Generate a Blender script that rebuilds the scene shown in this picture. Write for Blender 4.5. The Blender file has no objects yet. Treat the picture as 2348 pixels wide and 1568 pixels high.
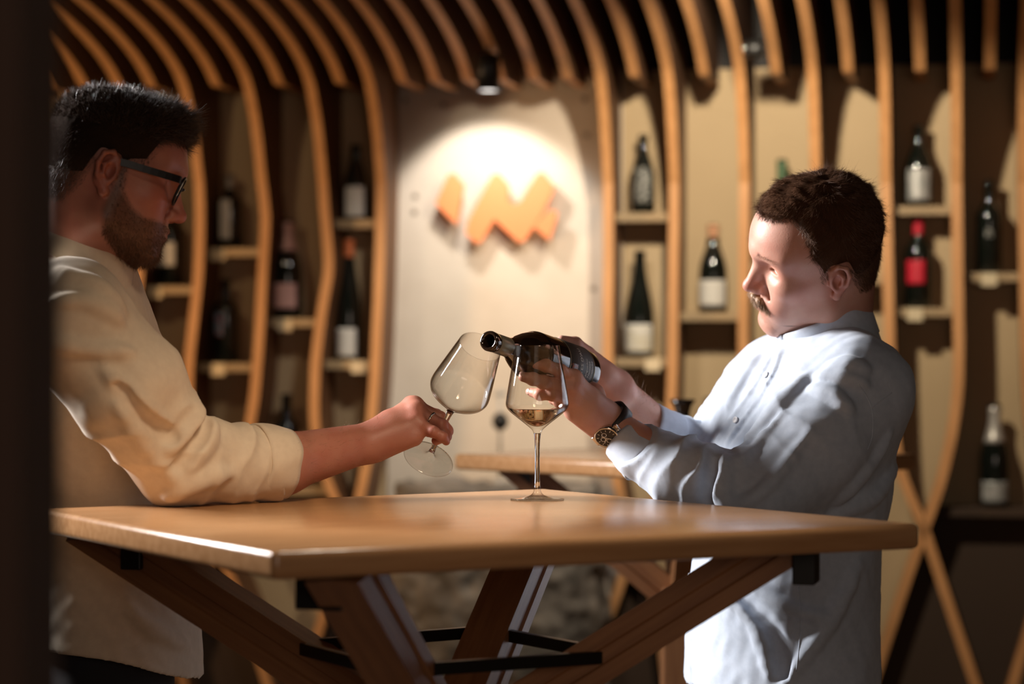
import bpy, bmesh, math, random
import numpy as np
from mathutils import Vector, Matrix
from mathutils.bvhtree import BVHTree

# ----------------------------------------------------------------- camera, world, lights
C = bpy.context.scene
F = 2348 * 85 / 36.0           # focal length in pixels of the 2348 x 1568 frame
EYE = 1.34                     # camera height
def P(u, v, d):
    "point seen at pixel (u, v) at real distance d in front of the camera"
    return np.array([(u - 1174) * d / F, d, EYE - (v - 784) * d / F])

cam_data = bpy.data.cameras.new('camera')
cam_data.lens = 85; cam_data.sensor_width = 36; cam_data.clip_start = .05
cam_data.dof.use_dof = True; cam_data.dof.focus_distance = 3.72; cam_data.dof.aperture_fstop = 2.6
cam = bpy.data.objects.new('camera', cam_data); C.collection.objects.link(cam)
cam.location = (0, 0, EYE); cam.rotation_euler = (math.pi / 2, 0, 0)
C.camera = cam
C.view_settings.view_transform = 'Standard'; C.view_settings.look = 'None'
C.view_settings.gamma = 1; C.view_settings.use_curve_mapping = False
C.view_settings.exposure = 0.0
C.cycles.max_bounces = 10; C.cycles.transparent_max_bounces = 16
C.cycles.caustics_reflective = False; C.cycles.caustics_refractive = False
C.cycles.sample_clamp_indirect = 6.0
C.cycles.use_denoising = True

world = bpy.data.worlds.new('room_ambient'); C.world = world; world.use_nodes = True
bg = world.node_tree.nodes['Background']
bg.inputs[0].default_value = (1.0, 0.62, 0.36, 1); bg.inputs[1].default_value = 0.022

# back wall frame: s runs to the right along the wall, t out of the wall towards the room
TH = math.radians(10.8)
W0 = np.array([(1150 - 1174) * 7.3 / F, 7.3, 0.0])
ES = np.array([math.cos(TH), -math.sin(TH), 0]); ET = np.array([-math.sin(TH), -math.cos(TH), 0])
def W(s, t, z): return W0 + ES * s + ET * t + np.array([0, 0, z])
def onwall(u, v, t):
    "(s, z) where the sight line of a pixel meets the plane t in front of the back wall"
    dv = np.array([(u - 1174) / F, 1, -(v - 784) / F])
    k = (np.dot(W0, ET) + t - 0) / np.dot(dv, ET)
    p = dv * k
    return float(np.dot(p - W0, ES)), float(EYE + p[2])

def light(name, kind, loc, target, power, color, **kw):
    l = bpy.data.lights.new(name, kind); l.energy = power; l.color = color
    for k, v in kw.items(): setattr(l, k, v)
    o = bpy.data.objects.new(name, l); C.collection.objects.link(o)
    o.location = loc
    o.rotation_euler = (Vector(target) - Vector(loc)).to_track_quat('-Z', 'Y').to_euler()
    return o
R_ = math.radians
# daylight-white key from the far left, above head height
light('key_light', 'AREA', (-2.4, 4.45, 2.30), (.28, 3.84, 1.24), 50, (1, .955, .93), shape='RECTANGLE', size=.28, size_y=1.15, spread=R_(75))
# spotlight over the concrete panel
light('panel_spot_light', 'SPOT', tuple(W(-.035, .36, 2.045)), tuple(W(-.03, 0, 1.66)), 14, (1, .94, .86), spot_size=R_(84), spot_blend=.35, shadow_soft_size=.022)
# ceiling spots grazing the niches
light('niche_spot_light', 'SPOT', tuple(W(.78, 1.22, 2.265)), tuple(W(.85, 0, 1.32)), 82, (1, .87, .68), spot_size=R_(100), spot_blend=.5, shadow_soft_size=.03)
light('dim_niche_spot_light', 'SPOT', tuple(W(-1.02, 1.50, 2.29)), tuple(W(-.75, 0, 1.30)), 8, (1, .74, .46), spot_size=R_(100), spot_blend=.5, shadow_soft_size=.03)
# warm side lamp, then unseen added lights that brighten panel, arm, table and room
light('side_lamp_light', 'AREA', tuple(W(-2.3, 1.5, 1.40)), tuple(W(-.3, .1, 1.35)), 8, (1, .62, .32), shape='DISK', size=.35, spread=R_(80))
light('panel_wash_light', 'SPOT', (-.05, 5.95, 2.29), tuple(W(-.03, 0, 1.12)), 42, (1, .94, .87), spot_size=R_(58), spot_blend=.8, shadow_soft_size=.06)
light('arm_fill_light', 'SPOT', (.25, 2.35, 2.35), (-.30, 3.52, 1.06), 92, (1, .74, .50), spot_size=R_(30), spot_blend=.9, shadow_soft_size=.2)
light('table_fill_light', 'SPOT', (.10, 3.02, 2.62), (.0, 3.10, 1.1), 58, (1, .86, .70), spot_size=R_(44), spot_blend=.8, shadow_soft_size=.06)
light('room_fill_light', 'AREA', (.5, -.6, 1.7), (.1, 3.7, 1.2), 16, (1, .80, .66), shape='DISK', size=1.6)

# ----------------------------------------------------------------- object helpers
COL = C.collection
def link(name, me, mat=None, parent=None, smooth=False):
    o = bpy.data.objects.new(name, me); COL.objects.link(o)
    if mat is not None and not me.materials:
        for m in (mat if isinstance(mat, (list, tuple)) else [mat]): me.materials.append(m)
    if smooth: me.polygons.foreach_set('use_smooth', [True] * len(me.polygons))
    if parent is not None:
        o.parent = parent
        o.matrix_parent_inverse = parent_world(parent).inverted()
    return o
def parent_world(o):
    m = Matrix.LocRotScale(o.location, o.rotation_euler, o.scale)
    if o.parent is not None: m = parent_world(o.parent) @ o.matrix_parent_inverse @ m
    return m
def tag(o, label=None, cat=None, group=None, kind=None):
    if label: o['label'] = label
    if cat: o['category'] = cat
    if group: o['group'] = group
    if kind: o['kind'] = kind
    return o
def thing(name, label, cat, loc=(0, 0, 0), rot=(0, 0, 0), group=None):
    o = bpy.data.objects.new(name, None); COL.objects.link(o); o.empty_display_size = .05
    o.location = tuple(loc); o.rotation_euler = rot
    return tag(o, label, cat, group)
def mesh_np(name, V, Fq):
    "mesh from numpy verts and quad (or tri) index array"
    V = np.asarray(V, np.float32); Fq = np.asarray(Fq, np.int32)
    me = bpy.data.meshes.new(name); n = Fq.shape[1]
    me.vertices.add(len(V)); me.vertices.foreach_set('co', V.ravel())
    me.loops.add(Fq.size); me.loops.foreach_set('vertex_index', Fq.ravel())
    me.polygons.add(len(Fq)); me.polygons.foreach_set('loop_start', np.arange(0, Fq.size, n, dtype=np.int32))
    me.polygons.foreach_set('use_smooth', np.ones(len(Fq), bool))
    me.update(calc_edges=True); me.validate()
    return me
def mesh_py(name, V, Fs, smooth=False):
    me = bpy.data.meshes.new(name); me.from_pydata([tuple(map(float, v)) for v in V], [], Fs); me.update()
    if smooth: me.polygons.foreach_set('use_smooth', [True] * len(me.polygons))
    return me
def from_bm(name, bm, smooth=False):
    me = bpy.data.meshes.new(name); bmesh.ops.recalc_face_normals(bm, faces=bm.faces); bm.to_mesh(me); bm.free()
    if smooth: me.polygons.foreach_set('use_smooth', [True] * len(me.polygons))
    return me
def box_mesh(name, size, bevel=0.0, seg=2, center=(0, 0, 0)):
    bm = bmesh.new(); bmesh.ops.create_cube(bm, size=1)
    for v in bm.verts: v.co = Vector((v.co.x * size[0] + center[0], v.co.y * size[1] + center[1], v.co.z * size[2] + center[2]))
    if bevel: bmesh.ops.bevel(bm, geom=bm.edges[:], offset=bevel, segments=seg, profile=.5, affect='EDGES')
    return from_bm(name, bm)
def hexa_mesh(name, pts, bevel=0.0, seg=2):
    "8 corners: bottom ring 0-3 then top ring 4-7"
    bm = bmesh.new(); vs = [bm.verts.new(tuple(map(float, p))) for p in pts]
    for f in ((3, 2, 1, 0), (4, 5, 6, 7), (0, 1, 5, 4), (1, 2, 6, 5), (2, 3, 7, 6), (3, 0, 4, 7)): bm.faces.new([vs[i] for i in f])
    if bevel: bmesh.ops.bevel(bm, geom=bm.edges[:], offset=bevel, segments=seg, profile=.5, affect='EDGES')
    return from_bm(name, bm, seg > 2)
def lathe(name, prof, n=48, closed=False, a0=0.0, a1=2 * math.pi, smooth=True):
    "surface of revolution about z; prof = [(r, z)]; closed joins last point to first"
    full = abs(a1 - a0 - 2 * math.pi) < 1e-6
    m = len(prof); cols = n if full else n + 1; V = []; Fs = []
    for j in range(cols):
        a = a0 + (a1 - a0) * j / n; ca, sa = math.cos(a), math.sin(a)
        for r, z in prof: V.append((r * ca, r * sa, z))
    for j in range(n):
        j2 = (j + 1) % cols
        for i in range(m if closed else m - 1):
            i2 = (i + 1) % m
            Fs.append((j * m + i, j2 * m + i, j2 * m + i2, j * m + i2))
    bm = bmesh.new(); vs = [bm.verts.new(v) for v in V]
    for f in Fs:
        try: bm.faces.new([vs[i] for i in f])
        except ValueError: pass
    bmesh.ops.remove_doubles(bm, verts=bm.verts, dist=1e-6)
    return from_bm(name, bm, smooth)
def smooth_poly(pts, n=6):
    "Catmull-Rom through points"
    p = [np.array(q, float) for q in pts]; p = [2 * p[0] - p[1]] + p + [2 * p[-1] - p[-2]]; out = []
    for i in range(1, len(p) - 2):
        for k in range(n):
            t = k / n; a, b, c, d = p[i - 1], p[i], p[i + 1], p[i + 2]
            out.append(.5 * ((2 * b) + (c - a) * t + (2 * a - 5 * b + 4 * c - d) * t * t + (3 * b - 3 * c + d - a) * t ** 3))
    out.append(p[-2]); return np.array(out)
def tube_mesh(name, pts, r, n=8, smooth=True, cap=True):
    pts = np.asarray(pts, float); m = len(pts); r = np.broadcast_to(np.asarray(r, float), (m,))
    T = np.gradient(pts, axis=0); T /= np.linalg.norm(T, axis=1)[:, None] + 1e-12
    ref = np.array([0, 0, 1.0]) if abs(T[0][2]) < .9 else np.array([1.0, 0, 0])
    V = []; 
    for i in range(m):
        a = np.cross(T[i], ref); a /= np.linalg.norm(a) + 1e-12; b = np.cross(T[i], a); ref = -np.cross(T[i], a) if False else ref
        for k in range(n):
            th = 2 * math.pi * k / n; V.append(pts[i] + r[i] * (a * math.cos(th) + b * math.sin(th)))
    Fs = [(i * n + k, i * n + (k + 1) % n, (i + 1) * n + (k + 1) % n, (i + 1) * n + k) for i in range(m - 1) for k in range(n)]
    if cap: Fs += [tuple(range(n))[::-1], tuple((m - 1) * n + k for k in range(n))]
    me = mesh_py(name, V, Fs, smooth); return me

# ----------------------------------------------------------------- materials
def mat(name, color, rough=.5, metal=0.0, spec=.5, noise=None, bump=None, coat=0.0, sheen=0.0, sss=0.0, emit=None, ior=1.5):
    m = bpy.data.materials.new(name); m.use_nodes = True
    nt = m.node_tree; b = nt.nodes['Principled BSDF']
    b.inputs['Base Color'].default_value = (*color, 1); b.inputs['Roughness'].default_value = rough
    b.inputs['Metallic'].default_value = metal; b.inputs['Specular IOR Level'].default_value = spec
    b.inputs['Coat Weight'].default_value = coat; b.inputs['Sheen Weight'].default_value = sheen
    b.inputs['IOR'].default_value = ior
    if sss:
        b.inputs['Subsurface Weight'].default_value = sss; b.inputs['Subsurface Radius'].default_value = (1, .3, .15); b.inputs['Subsurface Scale'].default_value = .006
    if emit: b.inputs['Emission Color'].default_value = (*emit[0], 1); b.inputs['Emission Strength'].default_value = emit[1]
    if noise or bump:
        tc = nt.nodes.new('ShaderNodeTexCoord')
    if noise:   # (scale, color2, detail, stretch xyz, low, high)
        sc, c2, det, st, lo, hi = noise
        mp = nt.nodes.new('ShaderNodeMapping'); mp.inputs['Scale'].default_value = st
        nz = nt.nodes.new('ShaderNodeTexNoise'); nz.inputs['Scale'].default_value = sc; nz.inputs['Detail'].default_value = det
        cr = nt.nodes.new('ShaderNodeValToRGB'); cr.color_ramp.elements[0].position = lo; cr.color_ramp.elements[1].position = hi
        cr.color_ramp.elements[0].color = (*color, 1); cr.color_ramp.elements[1].color = (*c2, 1)
        nt.links.new(tc.outputs['Object'], mp.inputs['Vector']); nt.links.new(mp.outputs[0], nz.inputs['Vector'])
        nt.links.new(nz.outputs[0], cr.inputs[0]); nt.links.new(cr.outputs[0], b.inputs['Base Color'])
    if bump:    # (scale, strength, distance, stretch)
        mp2 = nt.nodes.new('ShaderNodeMapping'); mp2.inputs['Scale'].default_value = bump[3]
        n2 = nt.nodes.new('ShaderNodeTexNoise'); n2.inputs['Scale'].default_value = bump[0]; n2.inputs['Detail'].default_value = 4
        bp = nt.nodes.new('ShaderNodeBump'); bp.inputs['Strength'].default_value = bump[1]; bp.inputs['Distance'].default_value = bump[2]
        nt.links.new(tc.outputs['Object'], mp2.inputs['Vector']); nt.links.new(mp2.outputs[0], n2.inputs['Vector'])
        nt.links.new(n2.outputs[0], bp.inputs['Height']); nt.links.new(bp.outputs[0], b.inputs['Normal'])
    return m
def wood(name, c1, c2, rough=.35, sc=6, stretch=(1, 14, 14), coat=0.0):
    m = mat(name, c1, rough, noise=(sc, c2, 6, stretch, .35, .68), bump=(sc * 4, .12, .002, stretch), coat=coat)
    return m
def glassmat(name, color, rough=0.0, ior=1.5):
    m = bpy.data.materials.new(name); m.use_nodes = True; nt = m.node_tree
    b = nt.nodes['Principled BSDF']; b.inputs['Base Color'].default_value = (*color, 1)
    b.inputs['Transmission Weight'].default_value = 1; b.inputs['Roughness'].default_value = rough; b.inputs['IOR'].default_value = ior
    return m
def thin_glass(name, tint=(.988, .985, .975), edge=(.38, .30, .22)):
    "blown glass a millimetre thick: clear straight through, tinted and mirror-like towards its edges"
    m = bpy.data.materials.new(name); m.use_nodes = True; nt = m.node_tree; nt.nodes.clear()
    out = nt.nodes.new('ShaderNodeOutputMaterial'); mx = nt.nodes.new('ShaderNodeMixShader'); tr = nt.nodes.new('ShaderNodeBsdfTransparent'); gl = nt.nodes.new('ShaderNodeBsdfGlossy')
    gl.inputs['Roughness'].default_value = .02; l2 = nt.nodes.new('ShaderNodeLayerWeight'); l2.inputs['Blend'].default_value = .5
    pw = nt.nodes.new('ShaderNodeMath'); pw.operation = 'POWER'; pw.inputs[1].default_value = 3.0; fr = nt.nodes.new('ShaderNodeMath'); fr.operation = 'MULTIPLY_ADD'; fr.inputs[1].default_value = .60; fr.inputs[2].default_value = .045
    nt.links.new(l2.outputs['Facing'], pw.inputs[0]); nt.links.new(pw.outputs[0], fr.inputs[0])
    cm = nt.nodes.new('ShaderNodeMix'); cm.data_type = 'RGBA'
    cm.inputs[6].default_value = (*tint, 1); cm.inputs[7].default_value = (*edge, 1)
    nt.links.new(pw.outputs[0], cm.inputs['Factor']); nt.links.new(cm.outputs[2], tr.inputs['Color'])
    nt.links.new(fr.outputs[0], mx.inputs[0]); nt.links.new(tr.outputs[0], mx.inputs[1]); nt.links.new(gl.outputs[0], mx.inputs[2]); nt.links.new(mx.outputs[0], out.inputs['Surface'])
    return m
M = {}
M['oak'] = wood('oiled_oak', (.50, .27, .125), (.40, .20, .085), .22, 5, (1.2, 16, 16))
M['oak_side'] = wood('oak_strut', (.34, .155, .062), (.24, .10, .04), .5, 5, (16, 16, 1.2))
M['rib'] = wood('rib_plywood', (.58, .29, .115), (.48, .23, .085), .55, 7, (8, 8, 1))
M['rib_face'] = wood('rib_shaded_side', (.15, .066, .026), (.11, .046, .018), .6, 7, (8, 8, 1))  # same wood as the edges, darkened to hold the shade of the rib sides
M['tan'] = mat('tan_painted_panel', (.50, .36, .20), .7, noise=(3, (.46, .33, .18), 3, (1, 1, 1), .3, .7))
M['shelf'] = mat('shelf_board', (.36, .25, .135), .65, noise=(5, (.32, .22, .115), 4, (1, 8, 8), .3, .7))
M['plaster'] = mat('bare_concrete', (.62, .54, .445), .85, noise=(5, (.53, .45, .36), 6, (1, 1, 1), .35, .75), bump=(40, .25, .003, (1, 1, 1)))
M['dark'] = mat('dark_stain', (.012, .008, .006), .7)
M['black'] = mat('black_metal', (.012, .011, .010), .42, metal=.3)
M['jamb'] = mat('dark_brown_wall', (.040, .019, .011), .9)
M['floor'] = wood('floor_board', (.16, .09, .05), (.11, .06, .03), .5, 4, (1, 10, 1))
M['orange'] = mat('orange_enamel', (.74, .23, .085), .5)
M['label'] = mat('paper_label', (.66, .62, .55), .6)
M['bottle'] = mat('black_bottle_glass', (.006, .008, .006), .08, spec=.6, coat=.3)
M['card'] = mat('cream_card', (.62, .50, .32), .7)
M['label_pink'] = mat('pink_label', (.62, .36, .32), .6)
M['foil_pink'] = mat('pale_pink_foil', (.55, .33, .29), .4, metal=.2)
M['silver_dull'] = mat('dull_silver', (.30, .26, .21), .45, metal=.4)
M['badge'] = mat('pink_blue_badge', (.30, .10, .14), .5, noise=(60, (.12, .24, .34), 2, (1, 1, 1), .42, .58))
M['foil_orange'] = mat('orange_foil', (.65, .17, .05), .45)
M['foil_copper'] = mat('copper_foil', (.70, .36, .20), .4, metal=.3)
M['foil_green'] = mat('green_foil', (.06, .12, .05), .4)
M['foil_red'] = mat('red_foil', (.50, .012, .03), .4)
M['label_red'] = mat('red_label', (.52, .012, .03), .5)
M['foil_silver'] = mat('silver_foil', (.60, .56, .50), .3, metal=.5)
M['label_silver'] = mat('silver_label', (.50, .48, .45), .4, metal=.3, noise=(40, (.30, .31, .29), 3, (1, 1, 1), .35, .65))
M['print_grey'] = mat('pale_print', (.30, .29, .25), .5, noise=(120, (.02, .02, .018), 3, (1, 1, 1), .42, .56))
M['label_band'] = mat('cream_label_with_gold', (.64, .60, .52), .55, noise=(30, (.50, .42, .26), 2, (.2, .2, 2.2), .52, .62))
M['plug'] = mat('dark_plug', (.20, .15, .11), .9)
M['fork'] = mat('dark_panel_and_shade', (.045, .024, .012), .8)  # fork panels; also the shade put on the last bay's sheet and shelf
M['lens'] = thin_glass('spectacle_glass', (.95, .95, .94), (.8, .78, .74))
M['strap'] = mat('black_leather', (.018, .012, .011), .5, bump=(600, .3, .001, (1, 1, 1)))
M['steel'] = mat('polished_steel', (.70, .66, .62), .18, metal=1.0)
M['steel_white'] = mat('silver_marks', (.8, .78, .74), .3, metal=.6)
M['dial'] = mat('black_dial', (.012, .011, .012), .2)
M['lamp_glow'] = mat('lamp_glow', (.9, .9, .9), .4, emit=((1, .97, .92), 3.0))
M['stone'] = mat('dark_mottled_stone', (.085, .073, .062), .85, noise=(9, (.26, .225, .19), 8, (1, 1, 1), .36, .70), bump=(14, .6, .02, (1, 1, 1)))
M['rod'] = mat('dull_grey_metal', (.42, .39, .35), .5, metal=.4)
M['bar'] = mat('blackened_steel', (.016, .014, .012), .38, metal=.5)
M['glass'] = glassmat('clear_crystal', (.99, .985, .97), 0.0, 1.47)
M['bowl_glass'] = thin_glass('thin_crystal')
M['wine'] = glassmat('pale_wine', (.86, .66, .44), 0.0, 1.34)
M['held_glass'] = mat('brown_black_glass', (.020, .011, .007), .06, spec=.7, coat=.5)
M['plastic'] = mat('black_plastic', (.008, .007, .007), .35, spec=.25)
M['collar_grey'] = mat('grey_green_foil', (.24, .235, .18), .32, metal=.3)
M['label_dark'] = mat('charcoal_label', (.050, .042, .034), .6)
M['gold_line'] = mat('gold_print', (.40, .30, .16), .4, metal=.5)
M['label_crest'] = mat('crest_print', (.40, .10, .05), .5, noise=(300, (.05, .04, .03), 2, (1, 1, 1), .4, .6))
M['letter_white'] = mat('white_lettering', (.62, .60, .54), .6)
M['gloss_black'] = mat('gloss_black_glass', (.006, .005, .005), .08, coat=.4)
# ----------------------------------------------------------------- signed distance modelling
def rot3(rx=0, ry=0, rz=0):
    a, b, c = map(math.radians, (rx, ry, rz))
    X = np.array([[1, 0, 0], [0, math.cos(a), -math.sin(a)], [0, math.sin(a), math.cos(a)]])
    Y = np.array([[math.cos(b), 0, math.sin(b)], [0, 1, 0], [-math.sin(b), 0, math.cos(b)]])
    Z = np.array([[math.cos(c), -math.sin(c), 0], [math.sin(c), math.cos(c), 0], [0, 0, 1]])
    return Z @ Y @ X
def smin(a, b, k):
    if k <= 0: return np.minimum(a, b)
    h = np.maximum(k - np.abs(a - b), 0) / k
    return np.minimum(a, b) - h * h * k * .25
class SDF:
    "ordered list of blended shapes; T/o/s place local coordinates in the world"
    def __init__(self): self.nodes = []; self.cz = 1.0; self.T = np.eye(3); self.o = np.zeros(3); self.s = 1.0
    def frame(self, T=None, o=(0, 0, 0), s=1.0): self.T = np.eye(3) if T is None else T; self.o = np.array(o, float); self.s = s; return self
    def w(self, p):
        p = np.array(p, float)
        if self.cz != 1.0 and p[2] < -.03: p[2] = -.03 + (p[2] + .03) * self.cz      # shorter lower face
        return self.o + self.s * (self.T @ p)
    def cap(self, a, b, r1, r2=None, k=.01, op='u'):
        r2 = r1 if r2 is None else r2; a, b = self.w(a), self.w(b); r1 *= self.s; r2 *= self.s
        self.nodes.append(('cap', op, k, (a + b) / 2, np.linalg.norm(b - a) / 2 + max(r1, r2), (a, b - a, r1, r2 - r1))); return self
    def chain(self, pts, rs, k=.004, op='u'):
        for i in range(len(pts) - 1): self.cap(pts[i], pts[i + 1], rs[i], rs[i + 1], k if i == 0 else .003, op)
        return self
    def ell(self, c, r, rot=(0, 0, 0), k=.01, op='u'):
        A = self.T @ rot3(*rot); c = self.w(c); r = np.array(r, float) * self.s
        self.nodes.append(('ell', op, k, c, r.max(), (A, 1 / r, 1 / r ** 2))); return self
    def loft(self, rows, yaw=0, k=.02, op='u', pw=2.0):
        "rows (z, cx, cy, hx, hy) in world axes, z rising; yaw turns the section"
        A = np.array(rows, float); c = A[:, :4].mean(0); z0, z1 = A[0, 0], A[-1, 0]
        bc = np.array([A[:, 1].mean(), A[:, 2].mean(), (z0 + z1) / 2])
        self.nodes.append(('loft', op, k, bc, (z1 - z0) / 2 + A[:, 3:].max() * 1.5 + np.ptp(A[:, 1]) / 2 + np.ptp(A[:, 2]) / 2, (A, math.radians(yaw), pw))); return self
    def disp(self, fn): self.nodes.append(('disp', 'd', 0, np.zeros(3), 1e6, fn)); return self
    def cut(self, n, p):
        "keep the side n points away from"
        n = np.array(n, float); n /= np.linalg.norm(n); self.nodes.append(('half', 'i', 0, np.zeros(3), 1e6, (n, np.array(p, float)))); return self
    def ev(self, Q, nodes=None):
        d = np.full(len(Q), 9.0)
        for kind, op, k, bc, br, pr in (self.nodes if nodes is None else nodes):
            if kind == 'disp': d = d + pr(Q); continue
            if kind == 'hem': d = np.maximum(d, pr(Q)); continue
            if kind == 'cap':
                a, ba, r, dr = pr; q = Q - a; t = np.clip((q @ ba) / (ba @ ba + 1e-12), 0, 1)
                e = np.sqrt(((q - t[:, None] * ba) ** 2).sum(1)) - (r + dr * t)
            elif kind == 'ell':
                A, ir, ir2 = pr; q = (Q - bc) @ A
                k0 = np.sqrt(((q * ir) ** 2).sum(1)); k1 = np.sqrt(((q * ir2) ** 2).sum(1)) + 1e-9
                e = k0 * (k0 - 1) / k1
            elif kind == 'loft':
                A, yw, pw = pr; z = np.clip(Q[:, 2], A[0, 0], A[-1, 0])
                cx, cy, hx, hy = (np.interp(z, A[:, 0], A[:, i]) for i in (1, 2, 3, 4))
                x, y = Q[:, 0] - cx, Q[:, 1] - cy; c, s = math.cos(yw), math.sin(yw)
                x, y = c * x + s * y, -s * x + c * y
                g = ((np.abs(x) / hx) ** pw + (np.abs(y) / hy) ** pw) ** (1 / pw)
                e = (g - 1) * np.minimum(hx, hy)
                e = np.maximum(e, np.abs(Q[:, 2] - (A[0, 0] + A[-1, 0]) / 2) - (A[-1, 0] - A[0, 0]) / 2)
            elif kind == 'half':
                e = (Q - pr[1]) @ pr[0]
            if op == 'u': d = smin(d, e, k)
            elif op == 's': d = -smin(-d, e, k)
            elif op == 'i': d = -smin(-d, -e, k)
        return d
    def mesh(self, name, lo, hi, h):
        lo = np.array(lo, float); hi = np.array(hi, float); B = 4
        nb = np.ceil((hi - lo) / (h * B)).astype(int) + 1; n = nb * B
        bi = np.stack(np.meshgrid(*[np.arange(k) for k in nb], indexing='ij'), -1).reshape(-1, 3)
        cen = lo + (bi * B + (B - 1) / 2) * h
        dc = self.ev_culled(cen, bi, 24, h * B)
        act = np.abs(dc) < h * B * 1.75
        V = np.where(dc < 0, -1.0, 1.0).astype(np.float32).reshape(nb)
        V = V.repeat(B, 0).repeat(B, 1).repeat(B, 2)
        ab = bi[act]; loc = np.stack(np.meshgrid(*[np.arange(B)] * 3, indexing='ij'), -1).reshape(-1, 3)
        idx = (ab[:, None, :] * B + loc[None]).reshape(-1, 3)
        val = self.ev_culled(lo + idx * h, idx, 24, h)
        V[idx[:, 0], idx[:, 1], idx[:, 2]] = val
        return surface_nets(name, V, lo, h)
    def ev_culled(self, Q, idx, blk, h):
        key = (idx // blk) @ np.array([1, 1009, 1009 * 1013]); order = np.argsort(key, kind='stable')
        out = np.empty(len(Q)); ks = key[order]; cuts = np.flatnonzero(np.diff(ks)) + 1
        R = blk * h * .87
        for part in np.split(order, cuts):
            q = Q[part]; c = (q.min(0) + q.max(0)) / 2; R = np.linalg.norm(q.max(0) - c)
            nd = [m for m in self.nodes if m[0] in ('disp', 'half', 'hem') or np.linalg.norm(m[3] - c) - m[4] - R < .05 + m[2]]
            out[part] = self.ev(q, nd)
        return out
def surface_nets(name, V, lo, h):
    ins = V < 0
    cn = np.zeros(np.array(V.shape) - 1, np.int8); offs = [(i, j, k) for i in (0, 1) for j in (0, 1) for k in (0, 1)]
    def sh(A, o): return A[o[0]:A.shape[0] - 1 + o[0], o[1]:A.shape[1] - 1 + o[1], o[2]:A.shape[2] - 1 + o[2]]
    for o in offs: cn += sh(ins, o)
    cells = np.argwhere((cn > 0) & (cn < 8))
    pos = np.zeros((len(cells), 3)); cnt = np.zeros(len(cells))
    for a in offs:
        for ax in range(3):
            if a[ax]: continue
            b = list(a); b[ax] = 1
            va = V[cells[:, 0] + a[0], cells[:, 1] + a[1], cells[:, 2] + a[2]]
            vb = V[cells[:, 0] + b[0], cells[:, 1] + b[1], cells[:, 2] + b[2]]
            m = (va < 0) != (vb < 0); t = va / (va - vb + 1e-20 * ~m)
            q = np.tile(np.array(a, float), (len(cells), 1)); q[:, ax] = t
            pos[m] += q[m]; cnt[m] += 1
    verts = lo + h * (cells + pos / cnt[:, None])
    ix = np.full(cn.shape, -1, np.int32); ix[tuple(cells.T)] = np.arange(len(cells))
    faces = []
    for ax in range(3):
        o1, o2 = [(1, 2), (2, 0), (0, 1)][ax]
        sl = [slice(1, -1)] * 3; sl[ax] = slice(0, -1); A = ins[tuple(sl)]
        sl2 = [slice(1, -1)] * 3; sl2[ax] = slice(1, None); Bn = ins[tuple(sl2)]
        e = np.argwhere(A != Bn); e[:, o1] += 1; e[:, o2] += 1
        def at(d1, d2):
            g = e.copy(); g[:, o1] -= d1; g[:, o2] -= d2; return ix[tuple(g.T)]
        q = np.stack([at(1, 1), at(0, 1), at(0, 0), at(1, 0)], 1)
        fl = ~ins[tuple(e.T)]; q[fl] = q[fl][:, ::-1]; faces.append(q)
    Fq = np.concatenate(faces); Fq = Fq[(Fq >= 0).all(1)]
    return verts, Fq
def join_np(parts):
    Vs, Fs, o = [], [], 0
    for v, f in parts: Vs.append(v); Fs.append(f + o); o += len(v)
    return np.concatenate(Vs), np.concatenate(Fs)
def trace(B, uv):
    "points of the modelled surface behind the given pixels (closest approach where a ray misses), with normals"
    uv = np.asarray(uv, float); D = np.stack([(uv[:, 0] - 1174) / F, np.ones(len(uv)), -(uv[:, 1] - 784) / F], 1); D /= np.linalg.norm(D, axis=1)[:, None]
    o = np.array([0, 0, EYE]); t = np.full(len(uv), 3.05); bt, bd = t.copy(), np.full(len(uv), 9.0)
    for _ in range(70):
        d = B.ev(o + D * t[:, None]); m = d < bd; bt[m] = t[m]; bd[m] = d[m]; t = np.where(bd < .0006, bt, t + np.maximum(np.abs(d) * .8, .0012) * (bd > .0006)); t = np.minimum(t, 4.6)
    p = o + D * bt[:, None]; e = 1.5e-3
    g = np.stack([B.ev(p + e * np.eye(3)[i]) - B.ev(p - e * np.eye(3)[i]) for i in range(3)], 1); g /= np.linalg.norm(g, axis=1)[:, None] + 1e-9
    return p, g
def folds(B, ridges, grooves, k=.019):
    "raise ridges and press grooves along pixel polylines laid on the surface as it is so far"
    jobs = []
    for lst, op in ((ridges, 'u'), (grooves, 's')):
        for *pts, r in lst:
            q = smooth_poly([np.array(a, float) for a in pts], 5); jobs.append((q, r, op))
    allq = np.concatenate([j[0] for j in jobs]); p, n = trace(B, allq); i = 0
    for q, r, op in jobs:
        m = len(q); a, b = p[i:i + m], n[i:i + m]; i += m
        rr = [r * (.08 + (.60 if op == 'u' else .45) * math.sin(math.pi * (j + .5) / m)) for j in range(m)]
        off = -.45 if op == 'u' else .45
        c = [a[j] + b[j] * rr[j] * off for j in range(m)]
        for j in range(m - 1):
            if np.linalg.norm(c[j + 1] - c[j]) < .05: B.cap(c[j], c[j + 1], rr[j], rr[j + 1], k=k, op=op)
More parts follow.
